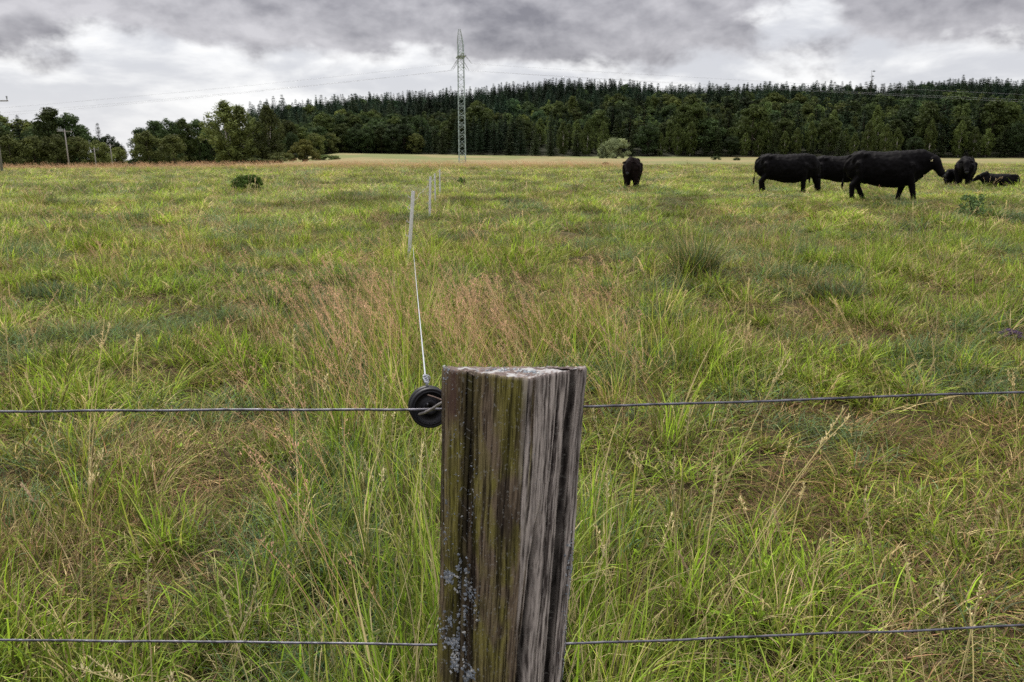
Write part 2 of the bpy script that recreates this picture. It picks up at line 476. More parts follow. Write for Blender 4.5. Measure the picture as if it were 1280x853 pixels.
for s in range(2): variants.append(blades(36, (.10, .27), (.003, .0055), .075, (.4, .3), (1.0, .5), BLUE, 700 + s))            # 19-20 bluish fine
for s in range(2): variants.append(herb(40, 800 + s))                                                                     # 21-22 herbs
gcol = bpy.data.collections.new('grass_kinds')
for i, (V, Fq, c) in enumerate(variants):
    gcol.objects.link(bpy.data.objects.new('grass_kind_%02d' % i, mesh('grass_tuft', V, Fq, c, False, [GRASS_MAT])))


def fence_x(y): return np.where(y < 11, -.1 - .1363 * (y - .95), -1.47 - .068 * (y - 11))


def instancer(name, P, rot, scl, idx, tint, coll, matname=None):
    me = bpy.data.meshes.new(name); me.vertices.add(len(P)); me.vertices.foreach_set('co', P.astype(np.float32).ravel())
    def attr(n, t, key, arr):
        at_ = me.attributes.new(n, t, 'POINT'); at_.data.foreach_set(key, arr.ravel())
    attr('rot', 'FLOAT_VECTOR', 'vector', rot.astype(np.float32)); attr('scl', 'FLOAT_VECTOR', 'vector', scl.astype(np.float32))
    attr('idx', 'INT', 'value', idx.astype(np.int32))
    t4 = np.ones((len(P), 4), np.float32); t4[:, :3] = tint; attr('tint', 'FLOAT_COLOR', 'color', t4)
    o = put(name, me)
    ng = bpy.data.node_groups.new(name, 'GeometryNodeTree')
    ng.interface.new_socket('Geometry', in_out='INPUT', socket_type='NodeSocketGeometry')
    ng.interface.new_socket('Geometry', in_out='OUTPUT', socket_type='NodeSocketGeometry')
    gi = ng.nodes.new('NodeGroupInput'); go = ng.nodes.new('NodeGroupOutput'); ip = ng.nodes.new('GeometryNodeInstanceOnPoints')
    ci = ng.nodes.new('GeometryNodeCollectionInfo'); ci.inputs['Collection'].default_value = coll
    ci.inputs['Separate Children'].default_value = True; ci.inputs['Reset Children'].default_value = True
    def named(n, t):
        a = ng.nodes.new('GeometryNodeInputNamedAttribute'); a.data_type = t; a.inputs[0].default_value = n; return a.outputs['Attribute']
    e = ng.nodes.new('FunctionNodeEulerToRotation')
    L = ng.links.new
    L(gi.outputs[0], ip.inputs['Points']); L(ci.outputs[0], ip.inputs['Instance']); ip.inputs['Pick Instance'].default_value = True
    L(named('idx', 'INT'), ip.inputs['Instance Index']); L(named('rot', 'FLOAT_VECTOR'), e.inputs[0]); L(e.outputs[0], ip.inputs['Rotation'])
    L(named('scl', 'FLOAT_VECTOR'), ip.inputs['Scale']); L(ip.outputs[0], go.inputs[0])
    md = o.modifiers.new('plants', 'NODES'); md.node_group = ng
    return o


def scatter_grass():
    X, Y, SC = [], [], []
    for d0, d1, dens, amax, sc in ((.45, 3.2, 210, 2.0, .95), (3.2, 7, 120, 1.3, 1.1), (7, 14, 60, .85, 1.35), (14, 28, 22, .8, 2.0), (28, 55, 7, .78, 3.0), (55, 112, 2.0, .76, 4.4)):
        n = int(dens * amax * 2 * (d1 ** 2 - d0 ** 2) / 2)
        d = np.sqrt(rng.uniform(d0 ** 2, d1 ** 2, n)); a = rng.uniform(-amax, amax, n)
        X.append(d * a); Y.append(d); SC.append(np.full(n, sc))
    x, y, sc = map(np.concatenate, (X, Y, SC))
    n = len(x)
    lush = fbm(x * 1.1, y * 1.1, 4, 41); dry = fbm(x * 1.5 + 50, y * 1.5, 4, 51); hol = fbm(x * 2.2, y * 2.2, 3, 61); blu = fbm(x * 1.3, y * 1.3 + 30, 3, 71)
    fx = fence_x(y); strip = .9 * np.exp(-((x - fx - .12) / (.38 + .012 * y)) ** 2) * (1 - sst(y, 12, 26))
    strip = np.maximum(strip, .75 * np.exp(-((x - .1) / .95) ** 2 - ((y - 5.6) / 1.9) ** 2))
    strip = np.maximum(strip, .7 * np.exp(-((x - .05) / .5) ** 2 - ((y - 2.2) / 1.2) ** 2))
    r = rng.random(n)
    kind = rng.integers(0, 4, n)
    kind = np.where(lush + .25 * r > .56, rng.integers(4, 8, n), kind)
    kind = np.where(dry + .32 * rng.random(n) > .70, rng.integers(11, 14, n), kind)
    kind = np.where(blu + .25 * rng.random(n) > .76, rng.integers(19, 21, n), kind)
    kind = np.where((rng.random(n) < .04) & (y < 12), rng.integers(21, 23, n), kind)
    tall = strip * .9 + .1 * (lush - .5)
    kind = np.where(rng.random(n) < tall * .42 * (1 - .6 * sst(y, 6.5, 9)), rng.integers(8, 11, n), kind)
    kind = np.where((rng.random(n) < tall * .45) & (kind < 4), rng.integers(4, 8, n), kind)
    redp = (.5 + 1.0 * sst(fbm(x * 1.6, y * 1.6, 2, 131), .4, .6)) * np.exp(-((x + .3) / 1.0) ** 2 - ((y - 5.7) / 1.25) ** 2) + .12 * np.exp(-((x + 1.0) / .6) ** 2 - ((y - 9) / 2.0) ** 2)
    kind = np.where(rng.random(n) < redp * .23 + .012 * (fbm(x * .3, y * .3, 3, 81) > .5), rng.integers(14, 17, n), kind)
    kind = np.where(rng.random(n) < .012 + .025 * strip * (y < 5), rng.integers(17, 19, n), kind)
    # the reddish seeding band at the far end of the pasture
    band = sst(y, 74, 84) * (x / y < .16 + .1 * (lush - .5))
    kind = np.where(rng.random(n) < band * .45, rng.integers(14, 17, n), kind)
    bandr = sst(y, 60, 80) * (x / y >= .16); kind = np.where(rng.random(n) < bandr * .3, rng.integers(11, 14, n), kind)
    herd = (kind >= 14) & (kind <= 18) & (y > 13) & (y < 34) & (x > 1.5) & (rng.random(n) < .9)
    kind = np.where((hol < .36) & (y < 25) & (rng.random(n) < .6), rng.integers(11, 14, n), kind)
    kind = np.where(herd, rng.integers(0, 4, n), kind)
    # trampled hollows stay thin
    keep = ~((hol < .33) & (rng.random(n) < .12) & (strip < .4) & (y < 20))
    # nothing grows inside the post
    keep &= ~((np.abs(x) < .11) & (y > .76) & (y < .99))
    x, y, sc, kind, lush, dry, blu, hol, strip, redp = (q[keep] for q in (x, y, sc, kind, lush, dry, blu, hol, strip, redp)); n = len(x)
    z = ground_z(x, y) - .005
    rot = np.stack([rng.normal(0, .1, n), rng.normal(0, .1, n), rng.uniform(0, 6.283, n)], 1)
    st = (kind >= 14) & (kind <= 16); rot[st, 2] = rng.normal(0, .5, st.sum()) * .8
    hs = (.55 + .65 * rng.random(n)) * (.40 + 1.0 * (fbm(x * .9, y * .9, 3, 91)))
    hs *= 1 + .35 * strip * (1 - sst(y, 6.5, 8.5)) - .25 * sst(y, 7, 9) * strip; hs *= 1 - .45 * np.exp(-((x - 11) / 7) ** 2 - ((y - 25) / 6) ** 2); hs *= .62 + .75 * sst(hol, .30, .62)
    hz = hs * (1 + .10 * (sc - 1)); hz = np.where(st | (kind >= 17) & (kind <= 18), np.clip(hs, .7, 1.15) * (1 + .04 * (sc - 1)), hz)
    fat = np.where(st | (kind >= 17) & (kind <= 18), 1 + .35 * (sc - 1), sc)
    # blades just behind the wires stay below the lens
    nearf = np.where(y < 1.4, .62, 1.0)
    scl = np.stack([fat, fat, hz * nearf], 1)
    base = np.ones((n, 3))
    v = fbm(x * .35, y * .35, 4, 101)[:, None]; u = fbm(x * .13 + 9, y * .13, 3, 111)[:, None]
    tint = base * (np.array([.82, .90, .9]) * (1 - v) + np.array([1.18, 1.1, 1.0]) * v) * (.8 + .4 * u)
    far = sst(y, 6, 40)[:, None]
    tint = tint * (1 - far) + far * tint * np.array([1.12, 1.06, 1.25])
    j = rng.uniform(-1, 1, (n, 1)); tint *= (1 + j * (.36 - .22 * sst(y, 10, 30)[:, None])) * 1.06 * np.array([.945, 1.01, .97])
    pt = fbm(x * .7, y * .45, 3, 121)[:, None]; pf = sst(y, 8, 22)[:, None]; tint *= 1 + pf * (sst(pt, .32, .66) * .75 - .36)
    tint *= 1 - .35 * (1 - sst(hol, .34, .50))[:, None] * (kind < 14)[:, None] * np.array([.6, .8, 1.0])  # hollow shading put into the tint: tufts in hollows coloured darker
    rs = (kind >= 14) & (kind <= 16); tint[rs] = np.array([1.10, 1.0, 1.0]) * rng.uniform(.8, 1.25, (rs.sum(), 1))
    bd = (sst(y, 72, 84) * (x / y < .16))[:, None]; tint = tint * (1 - .35 * bd) + .35 * bd * np.array([.95, .78, .66])
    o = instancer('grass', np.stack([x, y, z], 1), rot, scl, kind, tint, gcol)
    tag(o, 'rough pasture grass with dry straw and reddish seed heads', 'grass', kind='stuff')
    print('grass', n)


scatter_grass()

# ------------------------------------------------------------------ weathered fence post
def resample(P, n):
    P = np.asarray(P, float); d = np.concatenate([[0], np.cumsum(np.linalg.norm(np.diff(P, axis=0), axis=1))])
    s = np.linspace(0, d[-1], n); return np.stack([np.interp(s, d, P[:, i]) for i in range(P.shape[1])], 1), s


def build_post():
    # outline seen from above, starting behind on the left and running round the front to the right
    O = np.array([(-.02, .100), (-.058, .092), (-.078, .070), (-.0845, .048), (-.080, .034), (-.066, .024), (-.054, .020), (-.0505, .0225), (-.048, .017), (-.030, .006),
                  (-.010, -.005), (.004, -.011), (.013, -.0135), (.019, -.0115), (.026, -.004), (.040, .008), (.055, .018), (.0640, .025), (.0665, .0305), (.070, .031), (.0775, .029), (.083, .036), (.084, .052), (.070, .082), (.03, .098), (-.02, .100)])
    nU = 620
    Q, s = resample(O, nU + 1); Q = Q[:-1]; s = s[:-1]; per = s[-1] + (s[1] - s[0])
    # soften corners
    for _ in range(3): Q = (np.roll(Q, 1, 0) + 2 * Q + np.roll(Q, -1, 0)) / 4
    T = np.roll(Q, -1, 0) - np.roll(Q, 1, 0); T /= np.linalg.norm(T, axis=1)[:, None]; Nn = np.stack([T[:, 1], -T[:, 0]], 1)
    cen = np.array([0, .045]); Nn *= np.sign(((Q - cen) * Nn).sum(1))[:, None]
    ztop = 1.2635
    zs = np.concatenate([np.linspace(-.35, .70, 90)[:-1], np.linspace(.70, ztop, 520)])
    nV = len(zs)
    U, Z = np.meshgrid(np.arange(nU), zs); sx = s[U]; qx = Q[U, 0]
    wav = 0.010 * (fbm(Z * 2.6, sx * 0 + 3, 4, 7) - .5) + .006 * (fbm(Z * 7, sx * 30, 3, 8) - .5)
    sw = sx + wav
    front = 1.0
    # fibres: long thin ridges
    f1 = fbm(sw * 300, Z * 9, 4, 21); f2 = fbm(sw * 100, Z * 4, 4, 22); f3 = fbm(sw * 800, Z * 60, 3, 23); f4 = fbm(sw * 35, Z * 3, 3, 24)
    disp = .0034 * (f1 - .5) + .0045 * (f2 - .5) + .0016 * (f3 - .5) + .006 * (f4 - .5)
    # cracks: dark clefts along the grain
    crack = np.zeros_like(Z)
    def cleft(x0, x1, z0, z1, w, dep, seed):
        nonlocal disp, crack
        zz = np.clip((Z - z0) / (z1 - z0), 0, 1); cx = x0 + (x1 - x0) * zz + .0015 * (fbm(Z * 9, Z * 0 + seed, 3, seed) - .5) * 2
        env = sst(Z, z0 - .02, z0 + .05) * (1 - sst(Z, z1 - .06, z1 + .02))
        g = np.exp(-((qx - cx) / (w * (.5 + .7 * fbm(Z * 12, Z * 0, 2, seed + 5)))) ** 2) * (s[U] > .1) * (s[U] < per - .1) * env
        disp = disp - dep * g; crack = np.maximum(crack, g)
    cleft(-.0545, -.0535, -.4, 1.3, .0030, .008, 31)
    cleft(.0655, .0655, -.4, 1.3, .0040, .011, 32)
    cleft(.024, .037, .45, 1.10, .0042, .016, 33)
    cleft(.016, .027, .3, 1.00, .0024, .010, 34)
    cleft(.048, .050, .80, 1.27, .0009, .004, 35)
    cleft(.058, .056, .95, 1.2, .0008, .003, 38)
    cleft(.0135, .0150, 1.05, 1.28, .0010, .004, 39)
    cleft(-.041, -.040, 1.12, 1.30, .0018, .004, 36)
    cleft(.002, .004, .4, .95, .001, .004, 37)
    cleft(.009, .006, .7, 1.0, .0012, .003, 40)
    # ragged top edge
    disp = disp - .0012 * sst(Z, ztop - .003, ztop)
    shift = .0040 - .050 * (ztop - Z)
    flare = 1 - .17 * np.clip(ztop - Z, 0, .6)
    X = Q[U, 0] * flare + Nn[U, 0] * disp + shift
    Yd = Q[U, 1] * .86 * flare + Nn[U, 1] * disp + .812
    Zz = Z + sst(Z, ztop - .03, ztop) * (.0016 * (f1 - .5) * 2 + .002 * (f2 - .5)) - sst(Z, ztop - .08, ztop) * crack * .003
    Zz = Zz - .28 * np.maximum(0, Yd - .848) * sst(Z, ztop - .2, ztop)
    V = np.stack([X, Yd, Zz], -1).reshape(-1, 3)
    i = np.arange(nV - 1)[:, None] * nU + np.arange(nU)[None, :]; j = np.arange(nV - 1)[:, None] * nU + ((np.arange(nU) + 1) % nU)[None, :]
    Fq = np.stack([i, j, j + nU, i + nU], -1).reshape(-1, 4)
    # colour: moss on the left face, silver grain on the right face
    g = fbm(sw * 420, Z * 7, 4, 41, .6); g2 = fbm(sw * 150, Z * 5, 4, 42); g3 = fbm(sw * 40, Z * 9, 4, 43); sp = fbm(sw * 500, Z * 420, 2, 44)
    gf = fbm(sw * 900, Z * 40, 3, 47); k = .40 * g + .22 * g2 + .38 * gf
    grey = np.array([.045, .037, .033]) + sst(k, .37, .62)[..., None] * np.array([.37, .338, .298])
    brown = np.array([.022, .015, .010]) + sst(k, .34, .64)[..., None] * np.array([.150, .118, .078])
    moss = np.array([.032, .030, .006]) + sst(k, .34, .64)[..., None] * np.array([.175, .165, .032])
    right = sst(qx + .020 * (g3 - .5) + .05 * (g2 - .5) - .012 * (1 - sst(Z, .85, 1.05)), .008, .026)
    mm = sst(g3 * .7 + .3 * fbm(sw * 60, Z * 30, 3, 45), .40, .58)
    mm = mm * (.45 + .55 * sst(fbm(sw * 25, Z * 5, 3, 48), .34, .54)); leftc = brown * (1 - .8 * mm[..., None]) + moss * .8 * mm[..., None]
    rib = np.exp(-((qx + .066) / .010) ** 2); leftc = leftc * (1 - .5 * rib[..., None]) + moss * .5 * rib[..., None]
    redd = np.exp(-((qx + .070) / .008) ** 2) * sst(Z, 1.19, 1.215); leftc = leftc * (1 - redd[..., None] * .8) + redd[..., None] * .8 * np.array([.07, .035, .035])
    col = leftc * (1 - right[..., None]) + grey * right[..., None]
    # colour painted darker along the clefts so the cracks stand out
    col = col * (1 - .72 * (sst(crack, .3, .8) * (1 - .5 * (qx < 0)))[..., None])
    blk = sst(fbm(sw * 60, Z * 3.5, 4, 46), .56, .70) * .6; col = col * (1 - blk[..., None])
    fleck = (sp > .80)[..., None] * .5; col = col * (1 - fleck) + fleck * np.array([.27, .27, .24])
    brim = sst(Z, ztop - .004, ztop - .001)[..., None] * .35; col = col * (1 - brim) + brim * np.array([.22, .18, .16]) * (.5 + g[..., None])
    col = col.reshape(-1, 3)
    # top face: rings shrinking to the centre, sloping a little to the rear
    ring0 = V[-nU:]; c0 = ring0.mean(0); base = (nV - 1) * nU; n0 = len(V); tv, tc_, tf = [], [], []
    prev = np.arange(nU) + base
    K = 60
    for q in range(1, K):
        f = 1 - q / K; P = c0 + (ring0 - c0) * f
        rx, ry = P[:, 0] * 1, P[:, 1]
        bump = .0022 * (fbm(rx * 260, ry * 130, 4, 51) - .5) + .0035 * (fbm(rx * 60 + 9, ry * 45, 3, 52) - .5)
        P[:, 2] = ring0[:, 2] * f ** 3 + (1 - f ** 3) * (ztop + .0005) + bump * min(1, q / 4) - .28 * np.maximum(0, ry - .848) * (1 - f ** 3) - .0015
        t = fbm(rx * 500, ry * 200, 4, 53)[:, None]; lich = sst(fbm(rx * 70, ry * 150, 4, 54), .60, .65)[:, None]
        cc = np.array([.03, .022, .019]) + t * np.array([.17, .135, .12]); cc = cc * (1 - lich * .8) + lich * .8 * np.array([.33, .335, .33])
        tv.append(P); tc_.append(cc); cur = np.arange(nU) + n0 + (q - 1) * nU
        tf.append(np.stack([prev, np.roll(prev, -1), np.roll(cur, -1), cur], -1)); prev = cur
    V = np.concatenate([V] + tv); col = np.concatenate([col] + tc_); Fq = np.concatenate([Fq] + tf)
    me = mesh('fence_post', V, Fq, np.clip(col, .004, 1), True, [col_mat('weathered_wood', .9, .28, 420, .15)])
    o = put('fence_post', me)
    tag(o, 'weathered wooden corner post, mossy on one side, carrying two wires and a black reel', 'fence post')
    # lichen rosettes: small crusty lobes grown on the wood
    px, py = project(V); nor = np.zeros_like(V); me.calc_normals_split if False else None
    nr = np.empty(len(V) * 3, np.float32); me.vertices.foreach_get('normal', nr); nr = nr.reshape(-1, 3).astype(float)
    vis = np.where((V[:, 1] < .90) & (nr[:, 1] < .35))[0]
    spots = []
    def cl(cx, cy, sx_, sy_, n, r0, r1):
        for _ in range(int(n * 2.2)): spots.append((random.gauss(cx, sx_), random.gauss(cy, sy_), random.uniform(r0, r1)))
    cl(579, 718, 3, 10, 46, .0012, .0028); cl(578, 735, 3, 5, 20, .0012, .0024); cl(560, 722, 4, 5, 30, .0012, .0026); cl(580, 765, 3, 10, 34, .0011, .0025)
    cl(566, 801, 3, 3, 16, .0014, .0028); cl(576, 808, 4, 12, 46, .0013, .0028); cl(572, 828, 5, 7, 30, .0014, .0028); cl(585, 845, 5, 7, 30, .0013, .0028)
    cl(588, 738, 2, 5, 12, .001, .002); cl(593, 760, 3, 12, 14, .0008, .0018); cl(562, 775, 4, 5, 14, .001, .002); cl(554, 790, 3, 12, 18, .001, .0022)
    cl(588, 620, 6, 30, 26, .0006, .0014); cl(556, 650, 3, 30, 20, .0007, .0016); cl(714, 705, 3, 14, 40, .0009, .0022); cl(712, 735, 2, 8, 22, .0009, .002)
    cl(708, 790, 2, 18, 26, .0008, .0018); cl(706, 835, 3, 10, 18, .0009, .002); cl(716, 680, 2, 10, 12, .0008, .0016); cl(590, 500, 25, 60, 26, .0004, .0010)
    cl(568, 575, 8, 50, 24, .0004, .0012); cl(650, 600, 40, 90, 30, .0003, .0008); cl(557, 470, 2, 6, 12, .001, .002)
    cl(622, 462, 10, 1, 22, .0009, .002); cl(660, 465, 9, 1.5, 26, .0009, .002)
    LV, LF, LC, k = [], [], [], 0
    for (x, y, r) in spots:
        d = (px[vis] - x) ** 2 + (py[vis] - y) ** 2; i = vis[int(np.argmin(d))]
        if d.min() > 30: continue
        p = V[i]; nn = nr[i] / (np.linalg.norm(nr[i]) + 1e-9)
        u = np.cross(nn, [0.3, 0.2, 1.0]); u /= np.linalg.norm(u); w = np.cross(nn, u); m = 9; ph = random.random() * 6
        jit = [random.uniform(.35, 1.45) for _ in range(m)]; r *= .85
        rows = []
        for fr, hh in ((1.0, -.2), (1.02, .22), (.72, .46), (.3, .40)):
            rows.append([p + (u * math.cos(6.2832 * q / m + ph) + w * math.sin(6.2832 * q / m + ph)) * r * fr * jit[q] + nn * r * hh * random.uniform(.7, 1.2) for q in range(m)])
        A = np.array(rows).reshape(-1, 3); A = np.concatenate([A, [p + nn * r * .3]])
        f = [(a * m + q, a * m + (q + 1) % m, (a + 1) * m + (q + 1) % m, (a + 1) * m + q) for a in range(3) for q in range(m)] + [(3 * m + q, 3 * m + (q + 1) % m, 4 * m) for q in range(m)]
        c = np.array((.19, .215, .235)) * random.uniform(.6, 1.35)
        if random.random() < .25: c = np.array((.38, .39, .37))
        LV.append(A); LF += [tuple(b + k for b in ff) for ff in f]; LC.append(np.tile(c, (len(A), 1)) * rng.uniform(.8, 1.2, (len(A), 1))); k += len(A)
    lo = put('lichen', mesh('lichen', np.concatenate(LV), LF, np.concatenate(LC), True, [col_mat('lichen_crust', .95, .3, 900, .1)]), o)
    lo['kind'] = 'stuff'
    return o


post = build_post()

# ------------------------------------------------------------------ wires, reel insulator, staples
STEEL = mat('galvanised_steel', (.17, .18, .20), .42, .35, 120, .75, .1, .5)
DARKWIRE = mat('weathered_wire', (.085, .085, .10), .5, .55, 60, .7, 0, .5)
RUST = mat('rusty_staple', (.10, .065, .05), .7, .4, 90, .3, .2)
PLASTIC = mat('black_plastic', (.004, .0045, .007), .5, .2, 60, 0, .05, .3)
CORD = mat('braided_cord', (.32, .34, .36), .7, .15, 300, 0, .3)
WHITEP = mat('white_plastic_post', (.55, .55, .53), .5, .12, 25, 0, .1)


def wire_path(pts, amp=.0006, step=.01, seed=1):
    P, s = resample(pts, max(8, int(np.linalg.norm(np.diff(np.asarray(pts, float), axis=0), axis=1).sum() / step)))
    P[:, 2] += amp * 2 * (fbm(s * 6, s * 0 + seed, 3, seed) - .5) * 2; P[:, 1] += amp * (fbm(s * 7, s * 0 + 4, 3, seed + 9) - .5) * 2
    return P


def twisted(pts, r, name, label, seed, parent=None):
    """fence wire: a core with a spiral ridge"""
    P = wire_path(pts, .0009, .004, seed); m = MB(); m.tube(P, r, 8)
    n = len(P); a = np.arange(n) * .55
    P2 = P + np.stack([a * 0, np.cos(a), np.sin(a)], 1) * r * .62; m.tube(P2, r * .55, 5)
    o = put(name, m.me(name, [DARKWIRE]), parent); 
    if parent is None: tag(o, label, 'fence wire', 'wires running across the front of the pasture')
    return o


def atx(px, py, Y): return at(px, py, Y)
Lft = atx(-640, 523, .955); Lft2 = atx(0, 515.5, .948); M1 = atx(520, 512, .935); M2 = atx(640, 510, .932); M3 = atx(735, 508, .935)
Rt = atx(1280, 490.5, .990); Rt2 = atx(1900, 470, 1.05)
twisted([Lft, Lft2, M1, M2, M3, Rt, Rt2], .00165, 'fence_wire', 'upper taut steel wire passing across the black reel', 3)
Lft = atx(-640, 790, .95); Lft2 = atx(0, 800.5, .945); M1 = atx(548, 806, .935); M2 = atx(640, 806, .932); M3 = atx(716, 805, .932)
Rt = atx(1280, 782.5, .965); Rt2 = atx(1900, 760, 1.0)
twisted([Lft, Lft2, M1, M2, M3, Rt, Rt2], .00165, 'fence_wire', 'lower taut steel wire low on the mossy post', 5)


def build_reel():
    cx, cy, cz = atx(537, 509, .957)
    root = put('reel_insulator', None, loc=(cx, cy, cz)); tag(root, 'round black plastic reel insulator at the left edge of the wooden post', 'insulator')
    e = .0267
    def disc(prof, name, m, seg=64):
        V, Fs = [], []
        for (r, d) in prof:
            for k in range(seg):
                a = 2 * math.pi * k / seg; V.append((r * math.cos(a), d, r * math.sin(a)))
        n = len(prof)
        Fs = [(i * seg + k, i * seg + (k + 1) % seg, (i + 1) * seg + (k + 1) % seg, (i + 1) * seg + k) for i in range(n - 1) for k in range(seg)]
        Fs += [tuple(range(seg))[::-1], tuple((n - 1) * seg + k for k in range(seg))]
        o = put(name, mesh(name, np.array(V), Fs, None, True, [m]), root); o.rotation_euler = (R(-8), 0, R(14)); return o
    disc([(e * .42, .016), (e * .96, .016), (e, .014), (e, .0095), (e * .93, .0075), (e * .80, .006), (e * .80, .001), (e * .90, -.001), (e * .99, -.0035), (e * 1.0, -.0075), (e * .965, -.0095),
          (e * .90, -.0100), (e * .865, -.0088), (e * .84, -.0092), (e * .80, -.0100), (e * .765, -.0090), (e * .75, -.0040), (e * .40, -.0030), (e * .37, -.0060), (e * .30, -.0064), (e * .12, -.0064), (e * .10, -.002)], 'disc', PLASTIC)
    m = MB(); m.tube([(-.002, -.008, .004), (-.0015, -.009, .0085)], .0009, 8); put('pin', m.me('pin', [STEEL]), root)
    # a steel hook runs from the reel hub across the post edge
    p = lambda a, b, Y: tuple(np.array(atx(a, b, Y)) - np.array((cx, cy, cz)))
    m = MB(); m.limb([p(524, 518, .938), p(532, 515.5, .932), p(541, 511, .926), p(549, 505.5, .918), p(555, 502.5, .912)], [.0017, .0019, .0019, .0019, .0017], 10)
    put('hook', m.me('hook', [mat('zinc_hook', (.24, .23, .22), .5, .2, 200, .55, .1)]), root)
    m = MB(); m.limb([p(535, 494, .93), p(543, 496.5, .918), p(552, 500, .895), p(560, 503, .868), p(571, 505, .846)], [.0008] * 5, 8)
    put('staple', m.me('staple', [RUST]), root)
    return root


build_reel()


def build_line_cord():
    k0 = np.array(atx(533.5, 479.5, .965)); k1 = np.array(atx(531.5, 470, .972))
    x1, y1 = -1.47, 11.0; p1 = np.array((x1 + .03, y1, 0.60 + .12)); p1 = np.array(atx(516.5, 318, 10.9)); p1[2] = max(p1[2], .25)
    m = MB(); n = 90; t = np.linspace(0, 1, n) ** 2.2
    P = k1[None] + (np.array(p1) - k1)[None] * t[:, None]; P[:, 2] -= .02 * np.sin(math.pi * t)
    m.tube(P, [.0011 + .0009 * float(q) for q in t], 7)
    # knot tied at the reel
    for j in range(5):
        a = np.linspace(0, 6.28, 14); c = k0 + (k1 - k0) * (.15 + j * .22); r_ = .0030 - .0003 * abs(j - 2)
        m.tube(np.stack([c[0] + r_ * np.cos(a), c[1] + r_ * np.sin(a) * .8, c[2] + .0008 * np.sin(a * 2 + j)], 1), .0011, 6)
    m.tube([k1, k1 + (.004, -.001, .001), k1 + (.0065, -.001, -.002), k1 + (.005, -.001, -.006)], .0008, 6)
    m.tube([k0 + (0, 0, .003), k0, k0 + (.0008, .002, -.007)], .0018, 8)
    o = put('fence_rope', m.me('fence_rope', [CORD])); tag(o, 'pale braided rope knotted to the black reel and running back to the white posts', 'rope')
    # the next spans sag from post to post
    pts = [(-1.47, 11.0, .78), (-1.98, 18.5, .80), (-2.38, 24.2, .82), (-2.62, 29.5, .8)]
    for a, b in zip(pts[:-1], pts[1:]):
        a = np.array(a); b = np.array(b); t = np.linspace(0, 1, 20); P = a + (b - a) * t[:, None]; P[:, 2] -= .05 * np.sin(math.pi * t)
        P[:, 2] += ground_z(P[:, 0], P[:, 1]); m = MB(); m.tube(P, .002, 6)
        tag(put('fence_rope', m.me('fence_rope', [CORD])), {18.5: 'thin rope strung between the nearest white post and the second white post', 24.2: 'thin rope strung between the second and third white posts', 29.5: 'thin rope strung between the two farthest white posts'}[float(b[1])], 'rope')


def build_line_posts():
    spec = [(509.5, 516.5, 239, 11.0, .052, 'nearest and tallest looking white fence post, leaning right over the tall grass'),
            (536.5, 538, 221, 18.5, .056, 'second white fence post from the camera, slim and upright'),
            (544, 543.5, 217, 24.2, .045, 'third white fence post from the camera, thin and far off'),
            (550, 549.5, 212, 29.5, .05, 'farthest white fence post of the line, near the pylon foot in the photo')]
    for bx, tx, ty, Y, w, lab in spec:
        tp = np.array(at(tx, ty, Y)); b = np.array(at(bx, 340, Y)); g = float(ground_z(b[0], Y)); 
        b = np.array([at(bx, ty + 80 * 11 / Y, Y)[0], Y, g - .15])
        root = put('white_fence_post', None, loc=(b[0], b[1], g)); tag(root, lab, 'fence post', 'white line posts along the pasture fence')
        o0 = np.array([b[0], b[1], g]); m = MB(); A = b - o0; B = tp - o0
        n = 14; P = A + (B - A) * np.linspace(0, 1, n)[:, None]; m.tube(P, [(w / 2, w / 2.6)] * n, 8)
        put('stake', m.me('stake', [WHITEP], False), root)
        for q in (.45, .62, .78, .92):
            m = MB(); c = A + (B - A) * q; m.tube([c + (-w * .5, -w * .3, 0), c + (-w * 1.1, -w * .5, .012), c + (-w * 1.1, -w * .5, .035)], w * .10, 6)
            put('wire_clip', m.me('wire_clip', [WHITEP], False), root)
    

build_line_cord(); build_line_posts()

# ------------------------------------------------------------------ cattle
HIDE = mat('black_hide', (.0022, .0018, .0020), .7, .35, 6, 0, .15, .07)
HIDE2 = mat('brown_black_hide', (.0085, .0052, .0046), .85, .4, 5, 0, .15, .05)
EYE = mat('wet_eye', (.01, .008, .006), .15, 0, 5, 0, 0, .6)
TAGM = mat('yellow_ear_tag', (.60, .54, .30), .5)
HOOF = mat('dark_hoof', (.03, .026, .022), .6)
MUZ = mat('damp_muzzle', (.03, .03, .036), .4)


def remeshed(m, name, matl, voxel=.024):
    me = m.me(name, [matl]); o = bpy.data.objects.new('tmp', me); C.objects.link(o)
    r = o.modifiers.new('r', 'REMESH'); r.mode = 'VOXEL'; r.voxel_size = voxel; r.use_smooth_shade = True
    s = o.modifiers.new('s', 'SMOOTH'); s.iterations = 3; s.factor = .5
    dg = bpy.context.evaluated_depsgraph_get(); out = bpy.data.meshes.new_from_object(o.evaluated_get(dg)); out.name = name
    bpy.data.objects.remove(o); bpy.data.meshes.remove(me)
    V = np.empty(len(out.vertices) * 3, np.float32); out.vertices.foreach_get('co', V); V = V.reshape(-1, 3).astype(float)
    nn = np.empty(len(V) * 3, np.float32); out.vertices.foreach_get('normal', nn); nn = nn.reshape(-1, 3)
    d = (fbm(V[:, 0] * 4.5 + V[:, 1] * 2, V[:, 2] * 3.2, 3, 3) - .5) * .07 + (fbm(V[:, 0] * 14, V[:, 2] * 14 + V[:, 1] * 6, 2, 5) - .5) * .018
    d = d * np.clip((V[:, 2] - .35) / .4, .15, 1) * (1 - sst(V[:, 0], .9, 1.1) * .8); V = V + nn * d[:, None]
    out.vertices.foreach_set('co', V.astype(np.float32).ravel()); out.update()
    if not out.materials: out.materials.append(matl)
    return out


